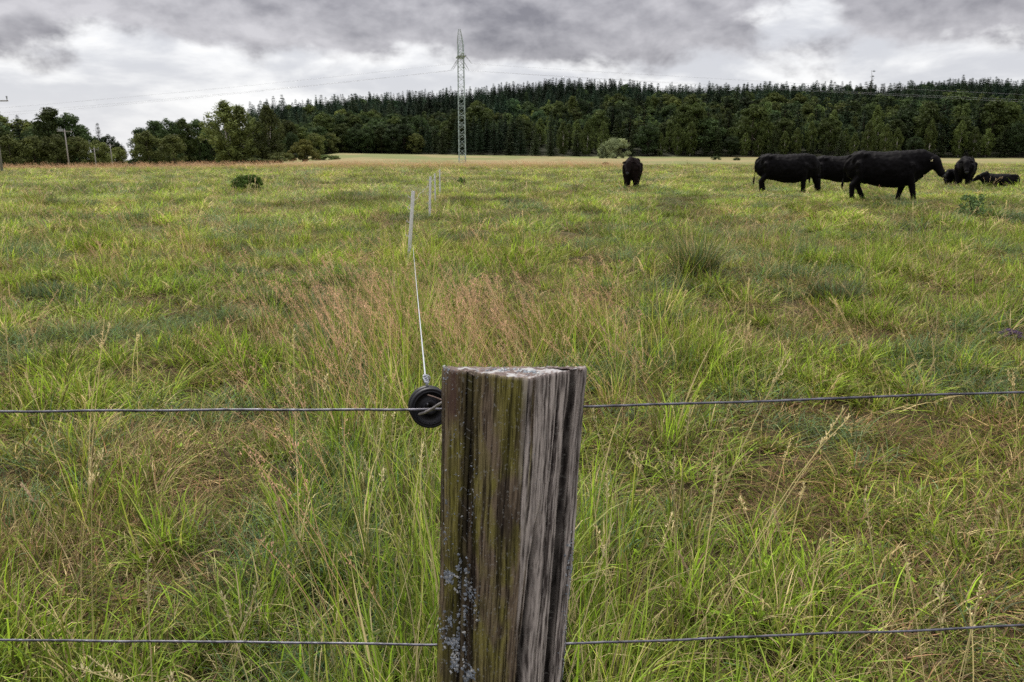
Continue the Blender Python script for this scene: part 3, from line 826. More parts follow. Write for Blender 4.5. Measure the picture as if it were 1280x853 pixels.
def cow(loc, rz, sc, label, hide=HIDE, front=((.05, .0), (-.02, .0)), rear=((.0, .0), (.12, .0)), head='level', tagc=False, voxel=.024, neck_yaw=0.0, lying=False, group='black cattle grazing in the pasture', cat='cow', fat=1.0):
    root = put('cow', None, loc=loc, rz=rz, sc=(sc * .875, sc, sc * 1.01)); tag(root, label, cat, group)
    m = MB(); dz = -.40 if lying else 0
    B = [(-1.13, 1.06, .13, .25), (-1.04, 1.00, .25, .37), (-.84, .94, .31, .44), (-.55, .905, .34, .43), (-.15, .865, .41, .48), (.22, .865, .40, .49), (.50, .90, .33, .475), (.74, .95, .25, .43), (.93, 1.0, .17, .34)]
    if lying: B = [(x, z + (.05 if abs(x) < .6 else 0), ry * 1.12, rz_ * .86) for x, z, ry, rz_ in B]
    m.limb([(x, 0, z + dz) for x, z, ry, rz_ in B], [(ry * fat, rz_) for x, z, ry, rz_ in B], 20)
    # hump of shoulders, hips, brisket
    m.limb([(.35, 0, 1.16 + dz), (.62, 0, 1.17 + dz), (.85, 0, 1.12 + dz)], [(.18, .19), (.17, .20), (.13, .17)])
    m.limb([(-1.0, -.17, 1.12 + dz), (-.8, -.15, 1.14 + dz)], [(.13, .19), (.14, .19)]); m.limb([(-1.0, .17, 1.12 + dz), (-.8, .15, 1.14 + dz)], [(.13, .19), (.14, .19)])
    if not lying:
        m.limb([(.88, 0, .84), (.72, 0, .60)], [(.13, .18), (.14, .13)])
        m.limb([(-.72, 0, .66), (-.60, 0, .58)], [(.17, .14), (.15, .13)])
    hoofs = []
    if not lying:
        for sgn, (sw, lift) in zip((-1, 1), front):
            y = .19 * sgn
            P = [(.60, y * .95, .98), (.56 + sw * .15, y, .74), (.57 + sw * .55, y, .45), (.565 + sw, y, .14 + lift), (.59 + sw * 1.05, y, .055 + lift)]
            m.limb(P, [(.15, .22), (.14, .18), (.10, .115), (.07, .08), (.08, .085)]); hoofs.append((.605 + sw * 1.05, y, .03 + lift))
        for sgn, (sw, lift) in zip((-1, 1), rear):
            y = .20 * sgn
            P = [(-.90, y * .85, 1.02), (-.84, y, .82), (-.80 + sw * .3, y, .66), (-1.0 + sw * .55, y, .44), (-.96 + sw, y, .15 + lift), (-.93 + sw * 1.05, y, .055 + lift)]
            m.limb(P, [(.15, .28), (.15, .25), (.14, .21), (.10, .13), (.07, .085), (.08, .085)]); hoofs.append((-.915 + sw * 1.05, y, .03 + lift))
    else:
        for sgn in (-1, 1):
            m.limb([(.55, .22 * sgn, .28), (.80, .26 * sgn, .12), (.60, .30 * sgn, .07), (.42, .30 * sgn, .06)], [.12, .075, .055, .05])
            m.limb([(-.75, .26 * sgn, .36), (-.42, .38 * sgn, .22), (-.70, .42 * sgn, .09), (-.35, .42 * sgn, .07)], [(.17, .22), (.12, .13), .07, .05])
    # hook bones, pin bones, shoulder points and the root of the tail
    for sgn in (-1, 1):
        m.limb([(-.74, .22 * sgn, 1.22 + dz), (-.64, .17 * sgn, 1.25 + dz)], [(.07, .08), (.07, .07)]); None and m.limb([(0, 0, 0), (1, 0, 0)], [.05, .05]) if False else None
        m.limb([(.60, .13 * sgn, 1.12 + dz), (.74, .17 * sgn, .86 + dz)], [(.12, .13), (.12, .14)])
    m.limb([(-.98, 0, 1.27 + dz), (-1.14, 0, 1.22 + dz)], [(.09, .07), (.06, .05)])
    # tail
    m.limb([(-1.14, 0, 1.24 + dz), (-1.24, .01, 1.12 + dz), (-1.27, .02, .85 + dz * .7), (-1.27, .03, .55 + dz * .4)] , [.045, .034, .026, .026]); m.limb([(-1.27, .03, .58 + dz * .4), (-1.285, .03, .45 + dz * .35), (-1.28, .02, .33 + dz * .3)], [.030, .045, .026])
    # neck and head
    H = {'level': [(.78, 1.03), (1.02, 1.06), (1.16, 1.09), (1.23, 1.12), (1.35, .95), (1.49, .77)], 'low': [(.78, .98), (1.0, .84), (1.12, .66), (1.16, .56), (1.24, .36), (1.30, .18)],
         'up': [(.78, 1.10), (.98, 1.24), (1.08, 1.35), (1.14, 1.39), (1.25, 1.26), (1.37, 1.10)], 'rest': [(.80, 1.10), (1.0, 1.12), (1.16, 1.14), (1.25, 1.14), (1.40, 1.02), (1.55, .92)]}[head]
    cyw, syw = math.cos(neck_yaw), math.sin(neck_yaw)
    def hp(x, z, y=0, k=1.0):
        a = neck_yaw * k; dx = x - .8; return (.8 + dx * math.cos(a) - y * math.sin(a), dx * math.sin(a) + y * math.cos(a), z + dz)
    h = H
    m.limb([hp(h[0][0], h[0][1], 0, .3), hp(h[1][0], h[1][1], 0, .7), hp(h[2][0], h[2][1])], [(.20, .38), (.165, .32), (.14, .235)])
    (px_, pz_), (mx_, mz_), (nx_, nz_) = h[3], h[4], h[5]
    m.limb([hp(px_ - .02, pz_), hp((px_ + mx_) / 2, (pz_ + mz_) / 2 + .005), hp(mx_, mz_), hp((mx_ + nx_) / 2, (mz_ + nz_) / 2), hp(nx_, nz_)], [(.13, .165), (.14, .165), (.115, .14), (.10, .115), (.105, .11)])
    ddx, ddz = nx_ - px_, nz_ - pz_; L = math.hypot(ddx, ddz); ddx /= L; ddz /= L; ux, uz = -ddz, ddx   # up off the brow
    m.limb([hp(px_ - .03, pz_ + .10), hp(px_ + .03, pz_ + .085)], [(.06, .05), (.07, .05)])
    for sgn in (-1, 1):
        m.limb([hp(px_ - .03, pz_ + .045, .09 * sgn), hp(px_ - .045, pz_ + .045, .17 * sgn), hp(px_ - .06, pz_ + .02, .25 * sgn), hp(px_ - .07, pz_ - .005, .30 * sgn)], [(.03, .03), (.025, .055), (.02, .055), (.012, .025)], 10)
    body = put('body', remeshed(m, 'cow_body', hide, voxel), root)
    for sgn in (-1, 1):
        e = MB(); c = hp(px_ + ddx * .15 + ux * .035, pz_ + ddz * .15 + uz * .035, .098 * sgn); e.limb([(c[0] - .012, c[1], c[2]), (c[0] + .012, c[1], c[2])], [.017, .017], 8); put('eye', e.me('eye', [EYE]), root)
    e = MB(); a = hp(nx_ + ddx * .065, nz_ + ddz * .065); b = hp(nx_ + ddx * .08, nz_ + ddz * .08); e.limb([a, b], [(.078, .074), (.06, .055)], 12); put('muzzle', e.me('muzzle', [MUZ]), root)
    for (x, y, z) in hoofs:
        e = MB(); e.tube([(x, y, z + .035), (x + .01, y, z), (x + .02, y, z - .035)], [(.055, .06), (.06, .068), (.066, .078)], 10); put('hoof', e.me('hoof', [HOOF]), root)
    if tagc:
        e = MB(); c = hp(px_ - .07, pz_ - .01, -.245); e.box((c[0] + .01, c[1] - .03, c[2]), (.05, .008, .05)); put('ear_tag', e.me('ear_tag', [TAGM], False), root)
    return root


def cow_at(px, py, sink=.03, **k):
    x, y, z = on_ground(px, py, 8, 60); 
    return cow((x, y, z - sink), **k), y


cow_at(1106, 251.5, rz=R(-18), sc=1.06, neck_yaw=-.2, label='largest black cow, walking right with a yellow ear tag', tagc=True, front=((.20, 0), (-.18, .0)), rear=((-.04, 0), (.30, .0)), head='level')
cow_at(983, 242.0, rz=R(-12), sc=1.0, label='black cow at the left end of the herd, standing side on', front=((.0, 0), (.1, 0)), rear=((-.05, 0), (.1, 0)), head='low', neck_yaw=.55)
cow_at(1050, 240.5, rz=R(-16), sc=.98, label='black cow half hidden behind the largest walking cow', front=((.0, 0), (.1, 0)), rear=((-.05, 0), (.05, 0)), head='level')
cow_at(789, 236.0, rz=R(-103), sc=1.02, label='lone brownish black cow standing apart and facing the camera', hide=HIDE2, front=((.05, 0), (-.03, 0)), rear=((.0, 0), (.08, 0)), head='level', neck_yaw=-.12, group='black cattle grazing in the pasture')
cow_at(1203, 234.5, rz=R(-124), sc=1.02, label='black cow facing the camera between two calves', front=((.05, 0), (-.03, 0)), rear=((.0, 0), (.08, 0)), head='level', neck_yaw=.25)
cow_at(1186, 233.0, rz=R(-130), sc=.60, label='small black calf standing left of the cow that faces the camera', cat='calf', front=((.05, 0), (-.03, 0)), rear=((.0, 0), (.08, 0)), head='low', voxel=.026, group='calves in the pasture')
cow_at(1247, 236.5, rz=R(156), sc=.70, label='black calf lying in the grass at the right edge, head to the left', cat='calf', head='rest', lying=True, voxel=.026, group='calves in the pasture', sink=.0)

# ------------------------------------------------------------------ pylon and power lines
PAINT = mat('green_grey_paint', (.27, .33, .305), .55, .2, 8, .2)
GLASSI = mat('glazed_insulator', (.14, .15, .14), .3, .1, 20)


def build_pylon():
    Y = 141.0; bx, _, _ = at(578, 207, Y); bz = float(ground_z(bx, Y)); H = at(578, 38, Y)[2] - bz
    root = put('lattice_pylon', None, loc=(bx, Y, bz), rz=R(9)); tag(root, 'tall slim green steel lattice mast standing in the far field', 'pylon')
    body_h = H * .80; wb, wt = .58, .50
    def w(z): return wb + (wt - wb) * z / body_h
    for sx in (-1, 1):
        for sy in (-1, 1):
            m = MB(); m.tube([(sx * w(0), sy * w(0) * 1.15, -.3), (sx * w(body_h), sy * w(body_h), body_h)], .055, 5); put('corner_leg', m.me('corner_leg', [PAINT], False), root)
    nseg = 22
    for fi, (ax) in enumerate((0, 1, 2, 3)):
        m = MB()
        for i in range(nseg):
            z0, z1 = body_h * i / nseg, body_h * (i + 1) / nseg; s_ = 1 if (i + fi) % 2 else -1
            def q(s, z):
                ww = w(z); wy = ww * (1.15 - .15 * z / body_h)
                return ((s * ww, wy * (1 if ax == 0 else -1), z) if ax < 2 else (ww * (1 if ax == 2 else -1), s * wy, z))
            m.tube([q(-s_, z0), q(s_, z1)], .028, 4); 
            if i % 2 == 0: m.tube([q(-1, z0), q(1, z0)], .022, 4)
        put('bracing', m.me('bracing', [PAINT], False), root)
    # head: a cage narrowing to two peaks, with a crossarm running towards and away from the camera
    for dx, hh, py in ((-.30, H, -1.3), (.30, H * .955, 1.3)):
        m = MB()
        for sx in (-1, 1):
            for sy in (-1, 1): m.tube([(sx * wt, sy * wt, body_h), (sx * wt * .82 + dx * .5, py * .5 + sy * .5, body_h + (hh - body_h) * .6), (dx + sx * .15, py + sy * .12, hh)], .042, 5)
        for j in range(5):
            f0, f1 = j / 5, (j + 1) / 5; lerp = lambda f, s: (s * wt * (1 - f) + dx * f, py * f, body_h + (hh - body_h) * f); m.tube([lerp(f0, -1), lerp(f1, 1)], .028, 4); m.tube([lerp(f0, 1), lerp(f0, -1)], .025, 4)
        put('peak', m.me('peak', [PAINT], False), root)
    tips = []
    for zz, ln in ((body_h * 1.0, 4.2),):
        for sgn in (-1, 1):
            m = MB(); tip = (0, sgn * ln, zz + .3)
            for sx in (-1, 1):
                m.tube([(sx * wt, sgn * wt, zz + .9), tip], .045, 5); m.tube([(sx * wt, sgn * wt, zz - .2), tip], .045, 5); m.tube([(sx * wt, sgn * wt, zz + .9), (sx * wt * .4, sgn * ln * .6, zz + .35), (sx * wt, sgn * wt, zz - .2)], .03, 4)
            m.tube([(-wt, sgn * wt, zz + .9), (wt * .5, sgn * ln * .5, zz + .1)], .03, 4); m.box((0, sgn * 1.2, zz + .1), (1.5, 1.2, .12))
            put('crossarm', m.me('crossarm', [PAINT], False), root); tips.append((0, sgn * ln, zz + .3))
    tips.append((0, 0, body_h + .1))
    ca, sa = math.cos(R(9)), math.sin(R(9)); ends = []
    for ti, (tx, ty, tz) in enumerate(tips):
        for sgn in (-1, 1):
            e = (sgn * 1.45, ty, tz - 1.75 - .25 * ti); m = MB(); m.tube([(tx + sgn * .1, ty, tz), e], .022, 6)
            for j in range(7):
                f = .3 + .09 * j; c = np.array((tx, ty, tz)) + (np.array(e) - np.array((tx, ty, tz))) * f; d = (np.array(e) - np.array((tx, ty, tz))); d /= np.linalg.norm(d); m.tube([c - d * .05, c + d * .05], [.04, .09], 8)
            put('insulator_string', m.me('insulator_string', [GLASSI]), root)
            ends.append((sgn, ti, (bx + e[0] * ca - e[1] * sa, Y + e[0] * sa + e[1] * ca, bz + e[2])))
    CABLE = mat('aluminium_cable', (.30, .31, .33), .5, .1, 5, .4)
    names = {0: 'nearest', 1: 'farthest', 2: 'middle'}
    for sgn, ti, e in ends:
        if sgn < 0: t = np.array(at(-420, (165, 176, 170)[ti], 128 + ty * 0 + (ti - 1) * 3))
        else: t = np.array(at(1900, (141, 151, 146)[ti], 150 + (ti - 1) * 3))
        s_ = np.linspace(0, 1, 60); P = np.array(e) + (t - np.array(e)) * s_[:, None]; P[:, 2] -= 2.4 * 4 * s_ * (1 - s_) * .35
        m = MB(); m.tube(P, .011, 5); o = put('power_line', m.me('power_line', [CABLE]))
        tag(o, 'thin power line running %s from the lattice mast, hung from its %s arm' % ('left' if sgn < 0 else 'right', names[ti]), 'power line', 'power lines hung from the lattice mast')


build_pylon()
WOODP = mat('grey_pole_wood', (.26, .245, .225), .9, .25, 10)
for px, top, base, Y, lab, tr in ((80.5, 162, 217, 150, 'grey utility pole with a transformer and crossarm before the left trees', True), (117.5, 185, 215, 186, 'second grey utility pole with a small crossarm, before dark trees', False), (137.5, 180, 212, 205, 'thin far utility pole nearest the gap between the left trees', False)):
    x, _, zt = at(px, top, Y); g = float(ground_z(x, Y)); root = put('utility_pole', None, loc=(x, Y, g)); tag(root, lab, 'utility pole', 'utility poles along the left trees'); h = zt - g
    m = MB(); m.tube([(0, 0, -.3), (0, 0, h * .5), (0, 0, h)], [.13, .11, .09], 8); put('pole', m.me('pole', [WOODP]), root)
    m = MB(); m.box((0, 0, h - .35), (2.6 if tr else 2.0, .10, .10), .3); put('crossarm', m.me('crossarm', [WOODP], False), root)
    for k in (-1, 0, 1):
        m = MB(); dx = k * (1.2 if tr else .9); m.tube([(dx * .95, dx * .29, h - .3), (dx * .95, dx * .29, h + .12)], [.05, .08], 8); put('insulator', m.me('insulator', [GLASSI]), root)
    if tr:
        m = MB(); m.box((-.55, -.3, h - .15), (.7, .5, .45)); m.tube([(-.9, -.3, h + .1), (-.9, -.3, h + .5)], .06, 6); m.tube([(-.5, -.3, h + .1), (-.5, -.3, h + .5)], .06, 6); put('transformer', m.me('transformer', [mat('light_grey_enamel', (.22, .23, .24), .5, .1, 5)], False), root)

x, _, zt = at(-13, 112, 70); g = float(ground_z(x, 70)); root = put('utility_pole', None, loc=(x, 70, g)); h = zt - g
tag(root, 'near utility pole of which only one crossarm end reaches into the left edge', 'utility pole')
m = MB(); m.tube([(0, 0, -.3), (0, 0, h)], [.13, .10], 8); put('pole', m.me('pole', [WOODP]), root)
m = MB(); m.box((.35, 0, h - .95), (2.2, .09, .10)); put('crossarm', m.me('crossarm', [WOODP], False), root)
for dx in (-.65, .3, 1.38):
    m = MB(); m.tube([(dx, 0, h - .9), (dx, 0, h - .74), (dx, 0, h - .55)], [.02, .05, .07], 8); put('insulator', m.me('insulator', [GLASSI]), root)

# ------------------------------------------------------------------ trees
BARK = mat('dark_bark', (.055, .042, .032), .9, .3, 4, 0, .3)
BIRCHB = mat('white_birch_bark', (.50, .47, .42), .8, .35, 3, 0, .2)
PINEB = mat('orange_pine_bark', (.17, .095, .065), .9, .3, 3, 0, .2)
LEAF = foliage('broad_leaves', (1, 1, 1), .42, .22)
NEEDLE = foliage('needles', (1, 1, 1), .4, .08)


def leafcloud(cent, rad, n_per, size, basecol, seed, var=.35, up=.3):
    """leaf faces scattered through clumps; each clump keeps its own tone"""
    r = np.random.default_rng(seed); P, Cc, Nn = [], [], []
    for c, rr in zip(cent, rad):
        n = max(6, int(n_per)); d = r.normal(0, 1, (n, 3)); d /= np.linalg.norm(d, axis=1)[:, None]
        q = r.random(n) ** .45; p = np.asarray(c) + d * q[:, None] * np.asarray(rr); P.append(p)
        t = r.uniform(1 - var, 1 + var); Cc.append(np.array(basecol) * t * r.uniform(.88, 1.12, (n, 1)) * (np.array([1.05, 1.0, .95]) if r.random() < .2 else 1)); Nn.append(d + r.normal(0, .6, (n, 3)) + (0, 0, up))
    P = np.concatenate(P); Cc = np.concatenate(Cc); Nn = np.concatenate(Nn); Nn /= np.linalg.norm(Nn, axis=1)[:, None]; n = len(P)
    u = np.cross(Nn, r.normal(0, 1, (n, 3))); u /= np.linalg.norm(u, axis=1)[:, None] + 1e-9; w = np.cross(Nn, u); s = size * r.uniform(.6, 1.35, (n, 1))
    V = np.stack([P - u * s, P - w * s * .6, P + u * s, P + w * s * .6], 1).reshape(-1, 3); Fq = (np.arange(n) * 4)[:, None] + np.array([0, 1, 2, 3])
    return V, Fq, np.repeat(Cc, 4, 0)


def broad(seed, h, w, col, trunk_h=.02, clumps=34, n_per=90, size=.30, squash=.85, dome=True, mat_=LEAF, bark=BARK, open_=.0, gap=0):
    r = np.random.default_rng(seed); cent, rad = [], []
    cz = h * (trunk_h + (1 - trunk_h) * .5); rz = h * (1 - trunk_h) * .5
    for k in range(clumps):
        t = r.random() ** .8 * 2 - 1; a = r.random() * 6.283; prof = math.sqrt(max(.03, 1 - abs(t) ** (2.2 if t > 0 else 5))) * (1.0 if t < .2 else 1 - .25 * (t - .2))
        q = r.uniform(.35, .95) * prof; cr = w * r.uniform(.19, .31)
        cent.append((q * w * math.cos(a) * .85, q * w * math.sin(a) * .85, cz + t * rz * .86)); rad.append((cr, cr, cr * squash))
    V, Fq, c = leafcloud(cent, rad, n_per, size, col, seed + 1)
    cm = mesh('crown', V, Fq, c, False, [mat_])
    m = MB(); m.tube([(0, 0, -.3), (.1, 0, h * .3), (0, .1, h * .62), (.05, 0, h * .85)], [h * .017, h * .013, h * .008, h * .002], 7)
    for k in range(7):
        ce = cent[k * 3 % len(cent)]; z0 = h * r.uniform(.2, .5); m.tube([(0, 0, z0), (ce[0] * .5, ce[1] * .5, (z0 + ce[2]) / 2 + .2), ce], [h * .007, h * .005, h * .002], 5)
    return cm, m.me('trunk', [bark])


def birch(seed, h, w, col, bark=BIRCHB, n_per=60):
    r = np.random.default_rng(seed); cent, rad = [], []
    for k in range(150):
        t = r.uniform(.07, 1) if k > 4 else .97; a = r.random() * 6.283; prof = (1 - ((t - .5) / .55) ** 2 * .8) * (1 if t < .75 else (1.15 - t) / .4)
        q = r.uniform(.2, .95) * max(prof, .12); cent.append((q * w * math.cos(a), q * w * math.sin(a), t * h * .97)); cr = w * r.uniform(.15, .27); rad.append((cr, cr, cr * 1.7))
    V, Fq, c = leafcloud(cent, rad, n_per, .21, col, seed + 1, .3, 0)
    cm = mesh('crown', V, Fq, c, False, [LEAF]); m = MB()
    m.tube([(0, 0, -.3), (.1, 0, h * .25), (-.1, .1, h * .55), (.05, 0, h * .92)], [.20, .16, .11, .02], 7)
    m.tube([(.05, 0, h * .12), (.5, -.1, h * .4), (.8, -.1, h * .7)], [.12, .09, .03], 6)
    for k in range(8): ce = cent[k * 5 + 3]; m.tube([(0, 0, ce[2] * .7), (ce[0] * .6, ce[1] * .6, ce[2] * .92), ce], [.05, .035, .01], 5)
    return cm, m.me('trunk', [bark])


def conifer(seed, h, w, col, whorls=24, start=.08, dens=1.0, pine=False, bark=BARK):
    r = np.random.default_rng(seed); P, U, W_, Cc = [], [], [], []
    for k in range(whorls):
        t = start + (1 - start) * (k + r.uniform(-.3, .3)) / whorls; t = min(max(t, start), .99); L = w * ((1 - t) ** .72 + .05) * r.uniform(.8, 1.15)
        if pine: L = w * (math.sin(min(1, (1 - t) * 1.5) * 1.7) * .8 + .1) * r.uniform(.6, 1.15)
        nb = int(7 + 5 * (1 - t)); a0 = r.random() * 6.28
        for b in range(nb):
            a = a0 + 6.283 * b / nb + r.normal(0, .15); Lb = L * r.uniform(.65, 1.15); ns = max(3, int(Lb / .42 * dens)); tone = r.uniform(.7, 1.3)
            for s in range(ns):
                f = (s + r.random()) / ns; d = np.array([math.cos(a), math.sin(a), 0]); droop = -.38 * f + .22 * f * f
                p = d * Lb * f + np.array([0, 0, t * h + Lb * droop]) + r.normal(0, .07, 3)
                for side in ((-1, 1) if f < .8 else (0,)):
                    sd = np.array([-d[1], d[0], 0]) * side; dr = d * .75 + sd * .8 + np.array([0, 0, -.25 + r.normal(0, .2)]); dr /= np.linalg.norm(dr); ln = .62 * (1 - .45 * f) * min(1, .55 + Lb / w)
                    P.append(p); U.append(dr * ln); wv = np.cross(dr, [0, 0, 1]); wv /= np.linalg.norm(wv) + 1e-9; W_.append((wv * .8 + np.array([0, 0, .45 * r.normal()])) * ln * .44); Cc.append(np.array(col) * tone * r.uniform(.9, 1.1))
    P.append(np.array([0, 0, h * .95])); U.append(np.array([0, 0, h * .05])); W_.append(np.array([.12, 0, 0])); Cc.append(np.array(col))
    P, U, W_, Cc = map(np.array, (P, U, W_, Cc)); n = len(P)
    V = np.stack([P - W_ * .5, P + U * .5 - W_, P + U, P + U * .5 + W_], 1).reshape(-1, 3)
    cm = mesh('crown', V, (np.arange(n) * 4)[:, None] + np.array([0, 1, 2, 3]), np.repeat(Cc, 4, 0), False, [NEEDLE])
    m = MB(); m.tube([(0, 0, -.3), (.05, 0, h * .5), (0, 0, h * .90)], [h * .012, h * .008, h * .001], 7)
    return cm, m.me('trunk', [bark])


DG, OL, YG, MG, BG = (.040, .058, .018), (.110, .130, .038), (.088, .110, .026), (.050, .075, .018), (.030, .045, .022)
K = {}
for i in range(3): K['oak%d' % i] = broad(1000 + i, 17, 6.2, (.037, .060, .020), .02, 74, 105, .30)
for i in range(2): K['green%d' % i] = broad(1010 + i, 19, 6.0, (.050, .070, .018), .02, 74, 105, .30)
for i in range(2): K['olive%d' % i] = broad(1020 + i, 12, 5.4, OL, .02, 60, 95, .27)
for i in range(3): K['birch%d' % i] = birch(1030 + i, 17, 3.2, (.078, .105, .028)); K['fieldbirch%d' % i] = birch(1130 + i, 17, 3.8, (.098, .120, .036))
for i in range(4): K['spruce%d' % i] = conifer(1040 + i, 21, 4.3, (.020, .035, .017), 34)
for i in range(2): K['pine%d' % i] = conifer(1050 + i, 20, 3.4, (.020, .030, .014), 24, .34, 1.2, True, PINEB)
for i in range(2): K['young%d' % i] = conifer(1060 + i, 15, 3.6, (.036, .050, .019), 26, .02)
CATN = dict(fieldbirch='birch_tree', oak='broadleaf_tree', green='broadleaf_tree', olive='broadleaf_tree', birch='birch_tree', spruce='spruce_tree', pine='pine_tree', young='spruce_tree')


def tree(kind, x, y, sc, label, group=None, z=None, rz=None, sxy=None):
    cm, tm = K[kind]; base = kind.rstrip('0123456789'); nm = CATN.get(base, 'tree')
    s = (sc, sc, sc) if sxy is None else (sc * sxy, sc * sxy, sc)
    root = put(nm, None, loc=(x, y, float(ground_z(x, y)) if z is None else z), rz=random.random() * 6.28 if rz is None else rz, sc=s)
    tag(root, label, 'tree', group); put('crown', cm, root); put('trunk', tm, root); return root


def tree_px(kind, px, top, Y, label, hk, group=None, sxy=None):
    """height follows from where the top stands at that distance"""
    x = at(px, 200, Y)[0]; g = float(ground_z(x, Y)); h = at(px, top, Y)[2] - g
    return tree(kind, x, Y, h / hk, label, group, g, None, sxy)


HK = dict(fieldbirch=17.4, oak=17.3, green=19.3, olive=12.2, birch=17.4, spruce=21, pine=20, young=15)
# -- left wood, tree by tree
gl = 'trees of the wood on the left'
lw = [('spruce0', -60, 150, 225), ('oak0', -30, 152, 222), ('green0', 6, 156, 228), ('spruce1', 29, 143, 222), ('oak1', 46, 158, 230), ('green1', 70, 131, 216), ('oak2', 91, 139, 218), ('oak0', 108, 156, 224), ('spruce2', 127, 153, 236), ('oak1', 138, 166, 240), ('olive0', 151, 182, 244),
      ('oak2', 180, 158, 236), ('oak0', 196, 148, 240), ('oak1', 213, 145, 246), ('green0', 232, 145, 250), ('oak2', 250, 147, 256), ('oak0', 268, 149, 262), ('oak1', 290, 152, 268), ('spruce3', 322, 150, 290), ('oak0', 345, 158, 300), ('oak2', 366, 164, 310)]
lab = ['dark spruce beyond the left edge of the wood', 'broad tree just beyond the left edge', 'dark broad tree at the left edge of the photo', 'pointed dark spruce rising near the left edge, left of the utility poles', 'dark low tree between the pointed spruce and the tallest left tree',
       'tallest airy tree of the left wood, above the transformer pole', 'airy tree leaning against the right side of the tallest left tree', 'dark rounded tree sloping down right of the tallest left tree', 'dark pointed tree just left of the gap in the left wood', 'dark tree low beside the gap in the left wood', 'small tree filling the bottom of the gap in the left wood',
       'dark tree right of the gap in the left wood', 'dark round tree, second right of the gap', 'dark round tree, third right of the gap', 'dark green tree behind the lighter willowy shrub', 'dark round tree midway between the gap and the birches', 'dark round tree just left of the tall birch clump', 'dark tree hidden behind the birch clump', 'dark spruce showing between the two birches', 'dark tree behind the thin white stemmed birch', 'dark tree behind the round field shrub']
for (k, px, tp, Y), lb in zip(lw, lab): tree_px(k, px, tp, Y, lb, HK[k.rstrip('0123456789')], gl, 1.05)
fr = [('olive0', -25, 172, 200, 'olive tree beyond the left edge before the wood'), ('olive1', 14, 168, 200, 'rounded olive green tree at the foot of the left wood, by the left edge'), ('olive0', 44, 170, 203, 'olive green tree at the foot of the wood left of the transformer pole'), ('olive1', 72, 167, 205, 'olive green tree directly behind the transformer pole'),
      ('olive0', 100, 171, 207, 'olive green tree between the first two utility poles'), ('olive1', 124, 175, 212, 'olive green tree behind the second utility pole'), ('olive0', 148, 184, 218, 'low dark olive tree right of the thin far pole'), ('olive1', 186, 163, 226, 'dark olive tree in front of the wood right of the gap'), ('olive0', 218, 168, 224, 'lighter olive tree in front of the dark wood left of the birches')]
for k, px, tp, Y, lb in fr: tree_px(k, px, tp, Y, lb, 12, 'olive green trees at the foot of the left wood', 1.15)
# -- birch clump standing in the field
for k, px, tp, Y, lb, sx in (('fieldbirch0', 286, 128, 158, 'tall full birch, left stem of the field clump', 1.25), ('fieldbirch1', 303, 134, 160, 'tall birch with a white trunk, right side of the dense clump', 1.1), ('fieldbirch2', 337, 133, 163, 'thin airy birch with two bare white stems', .95)):
    tree_px(k, px, tp, Y, lb, 17, 'birches standing in the field', sx * 1.5)


def bush(px, base_row, top_row, wpx, Y, label, col, seed, n=1500, leaf=.1, kindn='shrub', group=None, stalks=True, gx=None):
    x = at(px, base_row, Y)[0]; g = float(ground_z(x, Y)); h = at(px, top_row, Y)[2] - g; w = wpx / 960 * Y / 2
    r = np.random.default_rng(seed); cent, rad = [], []
    nc = 34
    for k in range(nc):
        a = r.random() * 6.283; q = math.sqrt(r.random()) * .9; zz = r.uniform(.1, .97); q *= math.sqrt(max(.05, 1 - zz ** 2.4)); cr = r.uniform(.14, .36)
        cent.append((q * w * math.cos(a), q * w * math.sin(a), zz * h * .88)); rad.append((cr * w, cr * w, cr * h * .55))
    V, Fq, c = leafcloud(cent, rad, n // nc, leaf, col, seed + 1, .3)
    V[:, 2] = np.maximum(V[:, 2], .0)
    root = put(kindn, None, loc=(x, Y, g)); tag(root, label, 'shrub', group); put('foliage', mesh('foliage', V, Fq, c, False, [LEAF]), root)
    m = MB()
    for k in range(9): ce = cent[k * 2]; m.tube([(r.normal(0, .05) * w, r.normal(0, .05) * w, -.05), (ce[0] * .45, ce[1] * .45, ce[2] * .5), ce], [.02 * h + .005, .014 * h + .004, .004 * h + .002], 5)
    put('stem', m.me('stem', [BARK]), root)
    return root


bush(381, 211, 173, 44, 165, 'round olive green shrub right of the birches', (.135, .14, .034), 21, 5000, .22)
bush(352, 211, 190, 44, 158, 'low dark shrub under the thin birch', (.085, .10, .032), 22, 3000, .2)
bush(407, 210, 194, 38, 168, 'low green shrub at the right end of the field clump', (.09, .125, .036), 23, 3000, .2)
bush(322, 212, 197, 30, 150, 'small green bramble between the two birch trunks', (.10, .125, .035), 24, 2200, .18)
bush(283, 213, 203, 26, 148, 'small pale bush at the foot of the full birch', (.075, .085, .028), 25, 1500, .16)
bush(770, 200, 169, 44, 250, 'round pale grey green willow standing before the dark wood', (.15, .18, .09), 26, 7000, .2, 'willow_bush')
bush(753, 199, 180, 14, 248, 'small side bush left of the round pale willow', (.13, .16, .08), 27, 1800, .2, 'willow_bush')
x, Y, _ = on_ground(311, 240.5, 8, 90); bush(311, 240, 217.5, 41, Y, 'compact dark green bush alone in the left of the pasture', (.045, .078, .015), 28, 6500, .034)
x, Y, _ = on_ground(577, 232, 8, 90); bush(577, 232, 221, 12, Y, 'tiny green bush below the lattice mast', (.075, .12, .03), 29, 900, .03)
for px, rb, rt, w, Y, lb, sd in ((894, 201, 195, 14, 200, 'small dark tuft far off, left of the pair before the wood', 31), (921, 202, 197, 10, 190, 'small dark tuft far off beside the left cow', 32), (757, 207, 203, 9, 110, 'tiny green tuft left of the lone cow', 33)):
    bush(px, rb, rt, w, Y, lb, (.06, .08, .03), sd, 700, .14)
